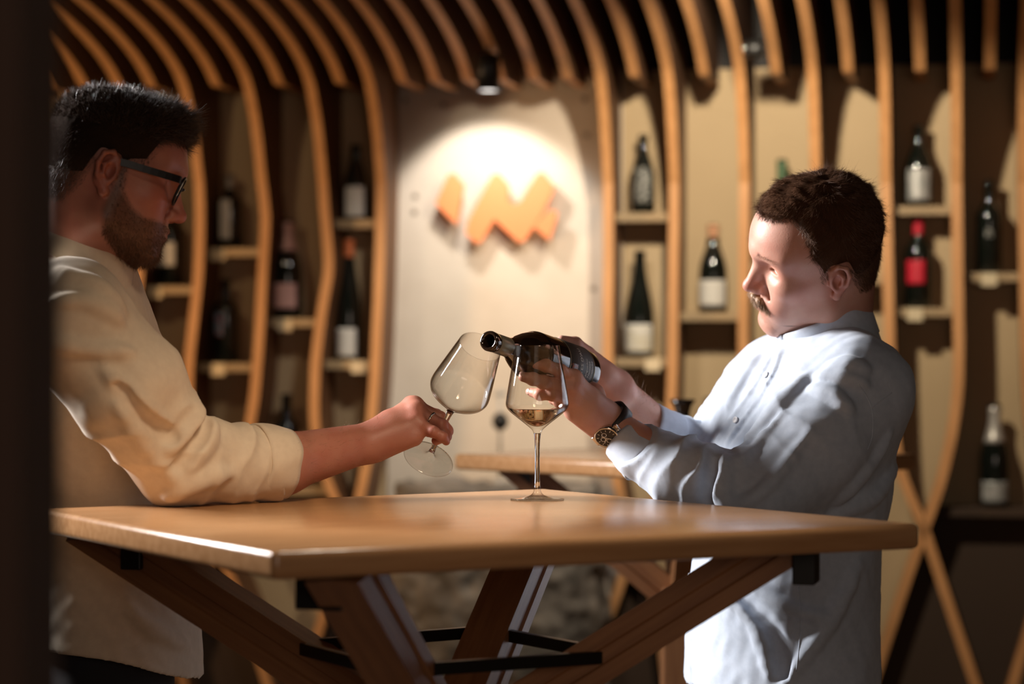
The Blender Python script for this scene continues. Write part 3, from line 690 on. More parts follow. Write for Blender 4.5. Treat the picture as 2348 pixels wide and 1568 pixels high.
def col_attr(me, name, vals):
    a = me.attributes.new(name, 'FLOAT', 'POINT'); a.data.foreach_set('value', np.asarray(vals, np.float32))
def skin_mat(name, base, red, beard):
    m = mat(name, base, .48, sss=.12)
    nt = m.node_tree; b = nt.nodes['Principled BSDF']
    prev = None
    def at(n):
        x = nt.nodes.new('ShaderNodeAttribute'); x.attribute_name = n; return x.outputs['Fac']
    def mix(fac, ca, cb):
        x = nt.nodes.new('ShaderNodeMix'); x.data_type = 'RGBA'
        nt.links.new(fac, x.inputs['Factor'])
        if isinstance(ca, tuple): x.inputs[6].default_value = (*ca, 1)
        else: nt.links.new(ca, x.inputs[6])
        x.inputs[7].default_value = (*cb, 1); return x.outputs[2]
    tc = nt.nodes.new('ShaderNodeTexCoord'); nz = nt.nodes.new('ShaderNodeTexNoise'); nz.inputs['Scale'].default_value = 28; nz.inputs['Detail'].default_value = 5
    nt.links.new(tc.outputs['Object'], nz.inputs['Vector'])
    cr = nt.nodes.new('ShaderNodeMapRange'); cr.inputs[1].default_value = .38; cr.inputs[2].default_value = .72; nt.links.new(nz.outputs[0], cr.inputs[0])
    c = mix(cr.outputs[0], base, tuple(.55 * x + .45 * y for x, y in zip(base, red)))
    c = mix(at('blush'), c, red); c = mix(at('lip'), c, tuple(.8 * x for x in red)); c = mix(at('stubble'), c, beard); c = mix(at('mole'), c, (.10, .02, .015))
    nt.links.new(c, b.inputs['Base Color'])
    n2 = nt.nodes.new('ShaderNodeTexNoise'); n2.inputs['Scale'].default_value = 420; n2.inputs['Detail'].default_value = 3; nt.links.new(tc.outputs['Object'], n2.inputs['Vector'])
    bp = nt.nodes.new('ShaderNodeBump'); bp.inputs['Strength'].default_value = .18; bp.inputs['Distance'].default_value = .0012
    nt.links.new(n2.outputs[0], bp.inputs['Height']); nt.links.new(bp.outputs[0], b.inputs['Normal'])
    return m
def gauss(H, c, r): return np.exp(-(((H - np.array(c)) / np.array(r)) ** 2).sum(1))
def hand(S, wrist, mcps, fingers, thumb, wr=.030, pr=.0125, fr=None):
    "wrist point, four knuckle points, four lists of joints after the knuckle, thumb chain from the base of the palm"
    wrist = np.array(wrist, float); m = [np.array(q, float) for q in mcps]
    for i in range(4):
        S.cap(wrist + (m[i] - m[1]) * .35, m[i], pr * 1.25, pr * .92, k=.016)
        S.cap(wrist + (m[i] - m[1]) * .35, (wrist + m[i]) / 2, pr * 1.3, pr * 1.2, k=.014)
    for i in range(3): S.cap(m[i], m[i + 1], pr * .85, pr * .85, k=.010)
    R0 = [.0098, .0100, .0094, .0082] if fr is None else fr
    for i in range(4):
        f = [np.array(q, float) for q in fingers[i]]; r = R0[i]
        pts = [m[i]] + f; rs = [r * 1.10, r * 1.02, r * .92, r * .78][:len(pts)]
        while len(rs) < len(pts): rs.append(r * .78)
        S.cap(pts[0], pts[1], rs[0], rs[1], k=.006)
        for j in range(1, len(pts) - 1): S.cap(pts[j], pts[j + 1], rs[j], rs[j + 1], k=.0025)
        for j in range(1, len(pts) - 1): S.ell(pts[j], (r * 1.05,) * 3, k=.004)             # joint swelling
    t = [np.array(q, float) for q in thumb]
    S.cap(wrist + (t[0] - wrist) * .25, t[0], .017, .0165, k=.018)
    rr = [.0165, .0125, .0112, .0088]
    for j in range(len(t) - 1): S.cap(t[j], t[j + 1], rr[j], rr[j + 1], k=.012 if j == 0 else .004)

skinR = skin_mat('light_skin', (.60, .33, .25), (.50, .17, .12), (.35, .20, .13))
skinL = skin_mat('ruddy_skin', (.42, .175, .12), (.34, .09, .06), (.10, .045, .025))
M['hair_dark'] = mat('dark_brown_hair', (.060, .036, .025), .36, spec=.8)
M['hair_brown'] = mat('brown_hair', (.135, .064, .034), .45, spec=.4)
M['cap_dark'] = mat('dark_brown_hair_mass', (.026, .015, .010), .95, spec=.05)
M['cap_brown'] = mat('brown_hair_mass', (.060, .028, .015), .95, spec=.05)
M['hair_blond'] = mat('sandy_hair', (.29, .165, .085), .5)
M['linen_blue'] = mat('pale_blue_cotton', (.53, .60, .71), .85, sheen=.15, noise=(90, (.48, .55, .66), 3, (1, 1, 1), .35, .65), bump=(900, .12, .0006, (1, 1, 1)))
M['linen_cream'] = mat('cream_cotton', (.66, .56, .43), .85, sheen=.15, noise=(80, (.62, .52, .40), 3, (1, 1, 1), .35, .65), bump=(900, .12, .0006, (1, 1, 1)))
M['navy'] = mat('dark_navy_cloth', (.012, .012, .016), .9)
M['khaki'] = mat('pale_khaki_cloth', (.38, .34, .30), .9)
M['shoe'] = mat('brown_leather', (.05, .025, .014), .4)
M['white'] = mat('eye_white', (.60, .55, .50), .15)
M['iris'] = mat('eye_iris', (.15, .13, .10), .1)
M['button'] = mat('pearl_button', (.70, .70, .72), .25)
M['nail'] = mat('nail', (.62, .38, .32), .25)

def eyes(root, T, o, s, look=(1, 0, -.35)):
    for y in (-1, 1):
        c = o + s * (T @ np.array([.0642, .0325 * y, .0175])); d = T @ (np.array(look) / np.linalg.norm(look))
        bm = bmesh.new(); bmesh.ops.create_uvsphere(bm, u_segments=24, v_segments=16, radius=.0128 * s)
        q = Vector((0, 0, 1)).rotation_difference(Vector(d)).to_matrix()
        for f in bm.faces: f.smooth = True; f.material_index = 1 if f.calc_center_median().z > .0116 * s else 0
        for v in bm.verts: v.co = q @ v.co + Vector(c)
        me = bpy.data.meshes.new('eyeball'); bm.to_mesh(me); bm.free(); me.materials.append(M['white']); me.materials.append(M['iris'])
        link('eyeball', me, None, root)
def vnormals(V, Fq):
    n = np.cross(V[Fq[:, 2]] - V[Fq[:, 0]], V[Fq[:, 3]] - V[Fq[:, 1]]); N = np.zeros_like(V)
    for i in range(4): np.add.at(N, Fq[:, i], n)
    return N / (np.linalg.norm(N, axis=1)[:, None] + 1e-12)
def comb(n, c, lift):
    "lay direction c along the surface with a little lift"
    c = c - n * (c * n).sum(1, keepdims=True); c /= np.linalg.norm(c, axis=1)[:, None] + 1e-9
    return c + n * lift
def pick(V, Fq, mask, n, rng):
    "n random surface points (with normals) where mask(points) is true"
    N = vnormals(V, Fq); ids = np.flatnonzero(mask(V)); i = rng.choice(ids, n)
    return V[i] + rng.normal(size=(n, 3)) * .0006, N[i]
# ================================================================= man on the right (pale blue shirt, moustache)
RT = head_rot(188.3, 15, 33); RS = 1.03
RO = P(1868, 590, 3.93)
BM, BB = P(1120, 781, 3.655), P(1326, 853, 3.90)              # bottle mouth and base centre
BA = (BB - BM) / np.linalg.norm(BB - BM)
def right_man():
    man = thing('person', 'moustached man in a pale blue collarless shirt, pouring with both hands', 'person', (.52, 4.0, 0))
    S = SDF(); S.frame(RT, RO, RS); head(S, .13, lids=.30, jaw=1.08)
    S.frame()
    hl = lambda p: RO + RS * RT @ np.array(p, float)
    nb = P(1905, 800, 4.02)
    S.cap(hl((-.040, 0, -.020)), nb, .060, .066, k=.03); S.cap(hl((-.004, 0, -.064)), nb + np.array([-.016, -.01, .0]), .038, .050, k=.024)
    tx, ty = .445, 4.03
    S.loft([(.86, tx - .005, ty, .098, .15), (1.0, tx, ty, .10, .15), (1.15, tx + .01, ty, .10, .16), (1.25, tx + .02, ty, .095, .165), (1.315, tx + .03, ty, .07, .13)], yaw=12, k=.05)
    for y in (-.09, .09): S.cap((tx, ty + y, .88), (tx, ty + y, .08), .064, .042, k=.03)
    # near (left) arm
    shN, elN, wrN = P(1965, 905, 3.87), P(1722, 1165, 3.77), P(1398, 968, 3.838)
    S.cap(shN, elN, .055, .045, k=.03); S.cap(elN, P(1560, 1085, 3.79), .044, .037, k=.02); S.cap(P(1560, 1085, 3.79), wrN, .037, .0255, k=.02)
    # far (right) arm
    shF, elF, wrF = P(1800, 880, 4.18), P(1655, 1058, 4.12), P(1418, 898, 3.985)
    S.cap(shF, elF, .052, .042, k=.03); S.cap(elF, P(1530, 1000, 4.05), .035, .031, k=.02); S.cap(P(1530, 1000, 4.05), wrF, .032, .0275, k=.02)
    # left hand: back to the camera, fingers along the underside of the bottle
    mc = [P(1316, 866, 3.772), P(1309, 889, 3.768), P(1309, 912, 3.776), P(1314, 934, 3.790)]
    fgN = [[P(1284, 849, 3.752), P(1252, 838, 3.738), P(1222, 833, 3.735)],
           [P(1246, 876, 3.745), P(1222, 869, 3.734), P(1200, 864, 3.732)],
           [P(1268, 905, 3.756), P(1238, 904, 3.760), P(1219, 899, 3.778)],
           [P(1282, 922, 3.778), P(1270, 915, 3.795), P(1266, 905, 3.812)]]
    hand(S, P(1385, 962, 3.828), mc, fgN, [P(1360, 905, 3.862), P(1330, 868, 3.905), P(1305, 856, 3.930), P(1288, 850, 3.945)], wr=.028, pr=.0132)
    S.cap(P(1385, 985, 3.83), P(1318, 945, 3.795), .016, .012, k=.018); S.cap(P(1390, 962, 3.832), P(1345, 932, 3.80), .021, .018, k=.02)
    for i, (p, q) in enumerate([((1318, 868, 3.762), (1378, 950, 3.800)), ((1312, 890, 3.757), (1380, 958, 3.798)), ((1312, 912, 3.764), (1378, 968, 3.800))]):
        S.cap(P(*p), P(*q), .0030, .0016, k=.010)                                  # tendons on the back of the hand
    for j, ds in ((fgN[1][0], .0),): S.ell(j + np.array([0, -.004, 0]), (.0095, .0085, .0095), k=.006)
    # right hand: palm behind the base, thumb over the shoulder of the bottle, fingers round the far side
    mcF = [P(1338, 830, 3.985), P(1352, 850, 3.990), P(1362, 872, 3.985), P(1368, 892, 3.975)]
    fgF = [[P(1302, 812, 3.968), P(1278, 815, 3.935), P(1262, 826, 3.915)], [P(1315, 834, 3.985), P(1290, 838, 3.955), P(1272, 850, 3.935)],
           [P(1328, 862, 3.985), P(1304, 868, 3.955), P(1290, 882, 3.930)], [P(1340, 890, 3.970), P(1320, 898, 3.940), P(1305, 905, 3.915)]]
    hand(S, P(1412, 884, 3.980), mcF, fgF, [P(1385, 858, 3.945), P(1347, 812, 3.925), P(1319, 788, 3.905), P(1288, 781, 3.892)], pr=.0135)
    S.cap(P(1420, 895, 3.97), P(1358, 838, 3.945), .022, .017, k=.02)
    parts = [S.mesh('head', hl((0, 0, 0)) + np.array([-.17, -.17, -.20]), hl((0, 0, 0)) + np.array([.17, .17, .19]), .0019)]
    a = P(1180, 0, 3.75)[0]
    parts.append(S.mesh('arms', (a, 3.70, 1.13), (P(1530, 0, 3.9)[0], 4.10, 1.365), .0017))
    parts.append(S.mesh('rest', (.235, 3.66, 0.02), (.72, 4.32, 1.34), .009))
    V, Fq = join_np(parts); me = mesh_np('person_body', V, Fq)
    H = in_head(RT, RO, RS, V); hd = (np.abs(H) < .2).all(1)
    hairp = [(.088, .104), (.072, .094), (.050, .090), (.038, .060), (.033, .026), (.022, .020), (.018, -.008), (.006, .008), (-.002, .023), (-.021, .024), (-.028, .006), (-.034, -.014), (-.050, -.050), (-.13, -.055), (-.13, .25), (.12, .25)]
    def hair_edge(H): return poly2d(H[:, 0], H[:, 2] - .55 * np.maximum(0, np.abs(H[:, 1]) - .012) * np.clip((H[:, 0] - .012) / .03, 0, 1), hairp)
    hp = hair_edge(H)
    lipz = gauss(H, (.096, 0, -.0575), (.014, .021, .0075))
    bd = poly2d(H[:, 0], H[:, 2], [(.03, -.03), (.09, -.04), (.12, -.04), (.12, -.13), (.04, -.13), (0, -.09), (0, -.03)])
    col_attr(me, 'stubble', np.maximum(np.clip(-hp / .02, 0, 1) * hd * .75, np.clip(-bd / .02, 0, 1) * hd * .10))
    col_attr(me, 'lip', np.clip(lipz * 1.3, 0, 1) * .6)
    kn = np.zeros(len(V))
    for q in fgN + fgF:
        for p_ in (q[0], q[-1]): kn = np.maximum(kn, np.exp(-((V - p_) ** 2).sum(1) / .011 ** 2))
    for p_ in mc: kn = np.maximum(kn, np.exp(-((V - p_) ** 2).sum(1) / .013 ** 2))
    col_attr(me, 'blush', np.clip(.8 * gauss(H, (.115, 0, -.018), (.018, .02, .016)) + .75 * gauss(H, (.055, .055, -.012), (.022, .03, .018)) + .5 * gauss(H, (.07, .045, .06), (.02, .03, .03)) + .45 * kn + .8 * gauss(H, (-.01, .085, 0), (.03, .02, .04)), 0, 1) * .75)
    col_attr(me, 'mole', np.clip(1.4 * gauss(H, (.094, .022, .048), (.006, .0028, .0032)) + gauss(H, (.066, .05, -.082), (.01, .01, .0016)) + gauss(H, (.02, .056, -.078), (.0026, .01, .0026)), 0, 1))
    link('body', me, skinR, man)
    eyes(man, RT, RO, RS, look=(1, -.55, -.3))
    rng = np.random.default_rng(31)
    fwd = RT @ np.array([1, 0, 0]); upv = RT @ np.array([0, 0, 1]); lft = RT @ np.array([0, 1, 0])
    # hair
    A = SDF(); A.frame(RT, RO, RS); cranium(A, .13)
    tuft = waves(7, 20, .024, (1, 1, 1)); tuft2 = waves(8, 22, .010)
    def mask(Q):
        return hair_edge(in_head(RT, RO, RS, Q))
    def thick(Q):
        x, y, z = in_head(RT, RO, RS, Q).T
        up = np.clip((z - .05) / .06, 0, 1); back = np.clip((-.02 - x) / .06, 0, 1) * np.clip((z - .01) / .04, 0, 1); ed = np.clip(-mask(Q) / .022, 0, 1)
        return -(.0008 + ed * (.0022 + .0095 * up + .004 * back)) * RS + (.0018 * tuft(Q) + .0008 * tuft2(Q)) * np.maximum(up, back)
    A.disp(thick)
    A.ell((.060, .012, .110), (.030, .034, .013), rot=(0, 30, 0), k=.016)
    class HairSDF(SDF):
        def ev(self, Q, nodes=None): return np.maximum(SDF.ev(self, Q, nodes), mask(Q) * .9 + .008)
    A.__class__ = HairSDF
    hv, hf = A.mesh('hair', RO - .18, RO + np.array([.18, .18, .20]), .0024)
    root = link('hair', mesh_np('hair', hv, hf), M['cap_brown'], man)
    r1, n1 = pick(hv, hf, lambda V: in_head(RT, RO, RS, V)[:, 2] > .050, 13000, rng)
    h1 = in_head(RT, RO, RS, r1); fr = np.clip((h1[:, 0] + .045) / .05, 0, 1)[:, None]; sd_ = np.sign(h1[:, 1:2]) * np.clip(np.abs(h1[:, 1:2]) / .05, 0, 1)
    s1 = strands('s', r1 - n1 * .002, comb(n1, fwd * (fr * 1.7 - .7) + lft * sd_ * .7 - upv * .3 * np.abs(sd_), .22), .017, .00036, rng, .13, seg=4)
    bv, bf = parts[0]
    r2, n2 = pick(bv, bf, lambda V: (mask(V) < -.001) & (in_head(RT, RO, RS, V)[:, 2] < .112) & (np.abs(in_head(RT, RO, RS, V)[:, 1]) < .0785), 14000, rng)
    e2_ = np.clip(-mask(r2) / .02, 0, 1)
    s2 = strands('s', r2, comb(n2, -upv * 1.0 - fwd * .55, .30), .005 + .008 * e2_, .00028, rng, .14)
    r3, n3 = pick(hv, hf, lambda V: (in_head(RT, RO, RS, V)[:, 0] < -.035) & (in_head(RT, RO, RS, V)[:, 2] > .03), 420, rng)
    s3 = strands('s', r3, n3 * .6 - fwd * .5 + upv * .05, .015, .00022, rng, .5, seg=5)
    link('hair_strands', to_mesh('hair_strands', join_np([s1, s2])), M['hair_brown'], root)
    link('loose_strands', to_mesh('loose_strands', s3), M['hair_brown'], root)
    # moustache
    Ms = SDF(); Ms.frame(RT, RO, RS)
    for y in (-1, 1): Ms.chain([(.1035, .002 * y, -.0425), (.1005, .013 * y, -.0455), (.0905, .026 * y, -.0540), (.083, .031 * y, -.0605)], [.0060, .0068, .0054, .0028], k=.004)
    mw = waves(9, 16, .006); Ms.disp(lambda Q: .0007 * mw(Q))
    mv, mf = Ms.mesh('m', hl((.1, 0, -.05)) - .06, hl((.1, 0, -.05)) + .06, .0013)
    mo = link('moustache', mesh_np('moustache', mv, mf), M['hair_blond'], man)
    r4, n4 = pick(mv, mf, lambda V: np.ones(len(V), bool), 2600, rng); h4 = in_head(RT, RO, RS, r4)
    d4 = n4 * .30 - upv * .8 + lft * (np.sign(h4[:, 1:2]) * .5) + fwd * .1
    link('moustache_strands', to_mesh('moustache_strands', strands('m', r4 - n4 * .001, d4, .0085, .00030, rng, .16)), M['hair_blond'], mo)
    for y in (-1, 1):
        t = rng.uniform(.010, .048, 240)
        r5 = np.array([hl((.0985 - 9.0 * q * q * .9, y * q, .0425 + .004 * math.sin((q - .010) / .04 * 3.0) + rng.normal() * .0016)) for q in t])
        d5 = np.tile(fwd * .3 + upv * .2 + lft * y * .8, (240, 1))
        link('eyebrow', to_mesh('eyebrow', strands('e', r5, d5, .008, .00024, rng, .22)), M['hair_blond'], man)
    av, af = parts[1]
    r6, n6 = pick(av, af, lambda V: (V[:, 1] > 3.97) & (V[:, 0] > P(1400, 0, 3.98)[0]) & (V[:, 0] < P(1500, 0, 4.0)[0]), 420, rng)
    link('arm_hair', to_mesh('arm_hair', strands('a', r6, n6 * .6 + np.array([-.5, 0, .35]), .013, .00012, rng, .5)), M['hair_blond'], man)
    # nails on the near hand
    for f, nv in ((fgN[1], (-.35, -.62, .70)), (fgN[2], (-.5, -.75, .1))):
        tip, prev = f[-1], f[-2]; ax = (tip - prev) / np.linalg.norm(tip - prev); nv = np.array(nv); nv -= ax * (nv @ ax); nv /= np.linalg.norm(nv)
        N_ = SDF(); N_.frame(np.stack([ax, np.cross(nv, ax), nv], 1), tip + ax * .0015 + nv * .0058); N_.ell((0, 0, 0), (.0066, .0052, .0020), k=0)
        link('fingernail', to_mesh('fingernail', N_.mesh('n', N_.o - .009, N_.o + .009, .0008)), M['nail'], man)

    # ---- shirt
    B = SDF()
    yw = 12
    B.loft([(.775, tx + .002, ty, .158, .20), (.90, tx + .005, ty, .155, .20), (1.0, tx + .012, ty, .150, .20), (1.08, tx + .022, ty, .158, .205), (1.17, tx + .030, ty, .160, .21), (1.24, tx + .036, ty, .150, .205), (1.295, tx + .048, ty, .128, .185), (1.335, tx + .066, ty, .098, .135), (1.372, tx + .082, ty - .015, .074, .084)], yaw=yw, k=.05)
    shn = P(1962, 900, 3.885)
    B.ell(shn, (.082, .075, .085), k=.06)
    B.cap(shn, P(1862, 1020, 3.83), .076, .080, k=.05); B.cap(P(1862, 1020, 3.83), P(1730, 1155, 3.775), .080, .070, k=.03)
    B.cap(P(1730, 1155, 3.775), P(1570, 1090, 3.785), .066, .058, k=.035); B.cap(P(1570, 1090, 3.785), P(1470, 1036, 3.812), .056, .044, k=.02); B.cap(P(1470, 1036, 3.812), P(1408, 980, 3.838), .042, .0320, k=.015)
    B.ell(P(1800, 878, 4.17), (.08, .072, .08), k=.06); B.cap(P(1800, 878, 4.17), P(1668, 1015, 4.13), .070, .060, k=.05)
    B.cap(P(1668, 1052, 4.125), P(1560, 1018, 4.07), .050, .0425, k=.02); B.cap(P(1560, 1018, 4.07), P(1478, 972, 4.02), .042, .0375, k=.02)
    folds(B, [
        ((1668, 1062), (1652, 1112), (1672, 1180), .011), ((1640, 1080), (1705, 1045), (1790, 950), .005), ((1690, 1165), (1765, 1108), (1850, 1000), .005),
        ((1872, 862), (1925, 862), (1985, 880), .007), ((1862, 888), (1905, 903), (1948, 938), .006), ((1905, 840), (1945, 838), (1988, 848), .005),
        ((1800, 895), (1755, 955), (1700, 1035), .006), ((1850, 862), (1790, 925), (1738, 985), .005), ((1740, 815), (1705, 865), (1672, 930), .006),
        ((2040, 1000), (1985, 1080), (1925, 1150), .008), ((2052, 1075), (2005, 1135), (1905, 1185), .007),
        ((1640, 1335), (1720, 1420), (1765, 1545), .008), ((1705, 1310), (1800, 1390), (1905, 1420), .006), ((1965, 1300), (1905, 1420), (1800, 1560), .008)],
       [((1640, 1060), (1624, 1108), (1630, 1170), .008), ((1690, 1350), (1770, 1440), (1800, 1550), .005)])
    folds(B, [((1790, 808), (1768, 862), (1700, 965), (1648, 1050), .0045), ((1771, 812), (1742, 862), (1676, 962), (1622, 1046), .0045), ((1588, 1290), (1586, 1400), (1584, 1560), .004)], [((1797, 812), (1775, 862), (1707, 965), (1655, 1048), .004)], k=.006)
    wv = waves(41, 14, .095, (1, 1, .55)); wf = waves(42, 18, .03)
    cr = [creases(P(1690, 1150, 3.77), P(1478, 1048, 3.81), .0060, .038, 5), creases(P(1655, 1060, 4.12), P(1500, 985, 4.03), .0045, .034, 8), creases(P(1900, 960, 3.85), P(1720, 1160, 3.775), .0026, .060, 12, rad=.12, slant=2.0), creases(P(1760, 930, 4.15), P(1665, 1030, 4.12), .0045, .042, 15)]
    B.disp(lambda Q: .0021 * wv(Q) + .0005 * wf(Q) + sum(f(Q) for f in cr))
    nk = P(1893, 762, 3.985); nn = np.array([-.38, -.06, .92]); nn /= np.linalg.norm(nn)
    B.cap(nk + nn * .062, nk + nn * .25, .066, k=.012, op='s')
    cN = P(1438, 1012, 3.832); aN = P(1340, 905, 3.80) - P(1415, 988, 3.832); aN /= np.linalg.norm(aN)
    cF = P(1489, 977, 4.026); aF = cF - P(1570, 1022, 4.08); aF /= np.linalg.norm(aF)
    def cuffcut(Q):
        d1 = np.where(np.linalg.norm(Q - cN, axis=1) < .075, (Q - cN) @ aN, -1); d2 = np.where(np.linalg.norm(Q - cF, axis=1) < .075, (Q - cF) @ aF, -1)
        return np.maximum(d1, d2)
    B0 = B
    class ShirtSDF(SDF):
        def ev(self, Q, nodes=None): return np.maximum(SDF.ev(self, Q, nodes), cuffcut(Q))
    B.__class__ = ShirtSDF
    sv = B.mesh('shirt', (.12, 3.64, .76), (.74, 4.34, 1.46), .0036)
    shirt = link('shirt', to_mesh('shirt', sv), M['linen_blue'], man)
    bvh = BVHTree.FromPolygons([tuple(v) for v in sv[0]], [tuple(f) for f in sv[1]])
    org = Vector((0, 0, EYE))
    def on(u, v, dmin=0.0):
        d = Vector(((u - 1174) / F, 1, -(v - 784) / F)).normalized(); o = org + d * dmin
        loc, nrm, _, _ = bvh.ray_cast(o, d); return (np.array(loc), np.array(nrm)) if loc is not None else (None, None)
    bt = lathe('button', [(0, .0010), (.0030, .0012), (.0040, .0022), (.0052, .0022), (.0056, .0012), (.0050, 0), (0, 0)], 20)
    bt.materials.append(M['button'])
    for u, v in ((1757, 860), (1688, 963), (1582, 1322)):
        p, n = on(u, v)
        if p is None: continue
        o = link('button', bt, None, shirt); o.location = p + n * .0008; o.rotation_euler = Vector(n).to_track_quat('Z', 'Y').to_euler()
    # seams: shoulder seam, side seam, cuffs
    def seam(name, uv, r=.0011):
        px = smooth_poly([np.array(a, float) for a in uv], 8); q = [on(*a) for a in px]; q = [x[0] - x[1] * .0003 for x in q if x[0] is not None]
        if len(q) > 2: link(name, tube_mesh(name, q, r, 6), M['linen_blue'], shirt)
    seam('sleeve_seam', [(1968, 880), (1985, 905), (1997, 930), (2002, 960), (2000, 1000), (1990, 1030)])
    seam('yoke_seam', [(1998, 935), (2020, 918), (2045, 900)])
    seam('side_seam', [(1832, 1345), (1836, 1400), (1834, 1460), (1826, 1540)])
    def band(name, c0, c1, r0, r1, wob, seed, n=64, thick=.003):
        ax = c1 - c0; L_ = np.linalg.norm(ax); ax /= L_; e1 = np.cross(ax, [0, 1, 0]); e1 /= np.linalg.norm(e1); e2 = np.cross(ax, e1)
        rg = np.random.default_rng(seed); ph = rg.uniform(0, 6.28, 6); V = []
        rows = [(0, r0), (.03, r0 + .0015), (.12, r0 + .0012), (.5, (r0 + r1) / 2), (.9, r1 + .0012), (1, r1), (1, r1 - thick), (.5, (r0 + r1) / 2 - thick - .001), (0, r0 - thick)]
        for t, r in rows:
            for k in range(n):
                a = 2 * math.pi * k / n; w = wob * (math.sin(2 * a + ph[0]) + .6 * math.sin(3 * a + ph[1] + t) + .4 * math.sin(7 * a + ph[2] + 3 * t))
                V.append(c0 + ax * (L_ * t) + (e1 * math.cos(a) + e2 * math.sin(a)) * (r + w))
        q = len(rows); Fs = [(i * n + k, i * n + (k + 1) % n, ((i + 1) % q) * n + (k + 1) % n, ((i + 1) % q) * n + k) for i in range(q) for k in range(n)]
        return link(name, mesh_py(name, V, Fs, True), M['linen_blue'], shirt)
    band('cuff', P(1482, 1056, 3.812), P(1429, 1003, 3.832), .0410, .0365, .0008, 2)
    band('cuff', P(1538, 1005, 4.052), P(1482, 973, 4.022), .0430, .0395, .0008, 3)
    collar_band(shirt, P(1894, 757, 3.985), nn, .0735, .024, M['linen_blue'], (-1, -.18, -.4))
    # trousers and shoes
    Tn = SDF()
    Tn.loft([(.70, tx, ty, .112, .155), (.80, tx, ty, .118, .165), (.99, tx, ty, .115, .165)], yaw=12, k=.05)
    for y in (-.092, .092): Tn.cap((tx, ty + y, .76), (tx, ty + y, .42), .086, .072, k=.04); Tn.cap((tx, ty + y, .42), (tx, ty + y, .06), .072, .058, k=.03)
    Tn.cut((0, 0, -1), (0, 0, .055))
    link('trousers', to_mesh('trousers', Tn.mesh('t', (tx - .24, ty - .28, .03), (tx + .22, ty + .28, 1.02), .007)), M['khaki'], man)
    shoes(man, tx, ty, -1, 12, .092)
    # wristwatch: a thing of its own
    w = thing('wristwatch', 'steel wristwatch with black dial and black leather strap on the pouring man', 'watch', P(1389, 972, 3.80))
    ax = aN; wc = P(1398, 967, 3.838)
    face = np.array([-.46, -.86, -.10]); face -= ax * (face @ ax); face /= np.linalg.norm(face); sd = np.cross(ax, face)
    Tw = Matrix(((sd[0], ax[0], face[0], 0), (sd[1], ax[1], face[1], 0), (sd[2], ax[2], face[2], 0), (0, 0, 0, 1)))
    wm = Matrix.Translation(Vector(wc)) @ Tw
    w.matrix_world = wm; w.location = wc; w.rotation_euler = Tw.to_euler()
    def put(name, me, m, par, loc=(0, 0, 0), rot=(0, 0, 0), sm=True):
        me.transform(wm @ Matrix.LocRotScale(loc, Matrix.Identity(3) if rot == (0, 0, 0) else Matrix.Rotation(rot[2], 3, 'Z'), (1, 1, 1)))
        if not me.materials: me.materials.append(m)
        o = link(name, me, None, par); return o
    rx, rz = .0345, .0320
    ring = []; wd = .0105
    for k in range(64):
        a = 2 * math.pi * k / 64; x, z = math.cos(a) * rx, math.sin(a) * rz
        for rr, y in ((.0, -wd), (.0026, -wd), (.0026, wd), (.0, wd)):
            g = math.hypot(x, z); ring.append((x * (1 + rr / g), y, z * (1 + rr / g)))
    Fs = [(k * 4 + i, ((k + 1) % 64) * 4 + i, ((k + 1) % 64) * 4 + (i + 1) % 4, k * 4 + (i + 1) % 4) for k in range(64) for i in range(4)]
    put('strap', mesh_py('strap', ring, Fs, True), M['strap'], w)
    z0 = rz + .0012
    case = put('case', lathe('case', [(0, z0 - .002), (.0185, z0 - .002), (.0205, z0), (.0205, z0 + .006), (.0198, z0 + .0085), (.0178, z0 + .0095), (.0172, z0 + .0085), (0, z0 + .0085)], 64), M['steel'], w)
    put('dial', lathe('dial', [(0, z0 + .0088), (.0170, z0 + .0088), (.0170, z0 + .0084), (0, z0 + .0084)], 48, smooth=False), M['dial'], case)
    for k in range(12):
        a = k * math.pi / 6; put('hour_mark', box_mesh('hour_mark', (.0007, .0032, .0003), center=(0, .0138, z0 + .0091)), M['steel_white'], case, rot=(0, 0, a))
    for x, y in ((0, .0065), (-.0065, 0), (0, -.0065)):
        put('subdial', lathe('subdial', [(.0032, z0 + .0090), (.0036, z0 + .0093), (.0040, z0 + .0090)], 24), M['steel_white'], case, loc=(x, y, 0))
    for a, l in ((.7, .0095), (2.2, .012), (3.9, .013)):
        put('hand', box_mesh('hand', (.0008, l, .0003), center=(0, l / 2 - .001, z0 + .0096)), M['steel_white'], case, rot=(0, 0, a))
    put('crown', lathe('crown', [(0, -.0022), (.0024, -.002), (.0026, .002), (0, .0024)], 16), M['steel'], case, loc=(.0226, 0, z0 + .003))
    for y in (-1, 1):
        for x in (-.009, .009): put('lug', box_mesh('lug', (.004, .006, .005), .0012, center=(x * 1.0, y * .0, z0)), M['steel'], case, loc=(0, 0, 0)) if False else None
    for x in (-1, 1):
        put('lug', box_mesh('lug', (.0075, .018, .0045), .0015, center=(x * .0215, 0, z0 + .001)), M['steel'], case)
    return man
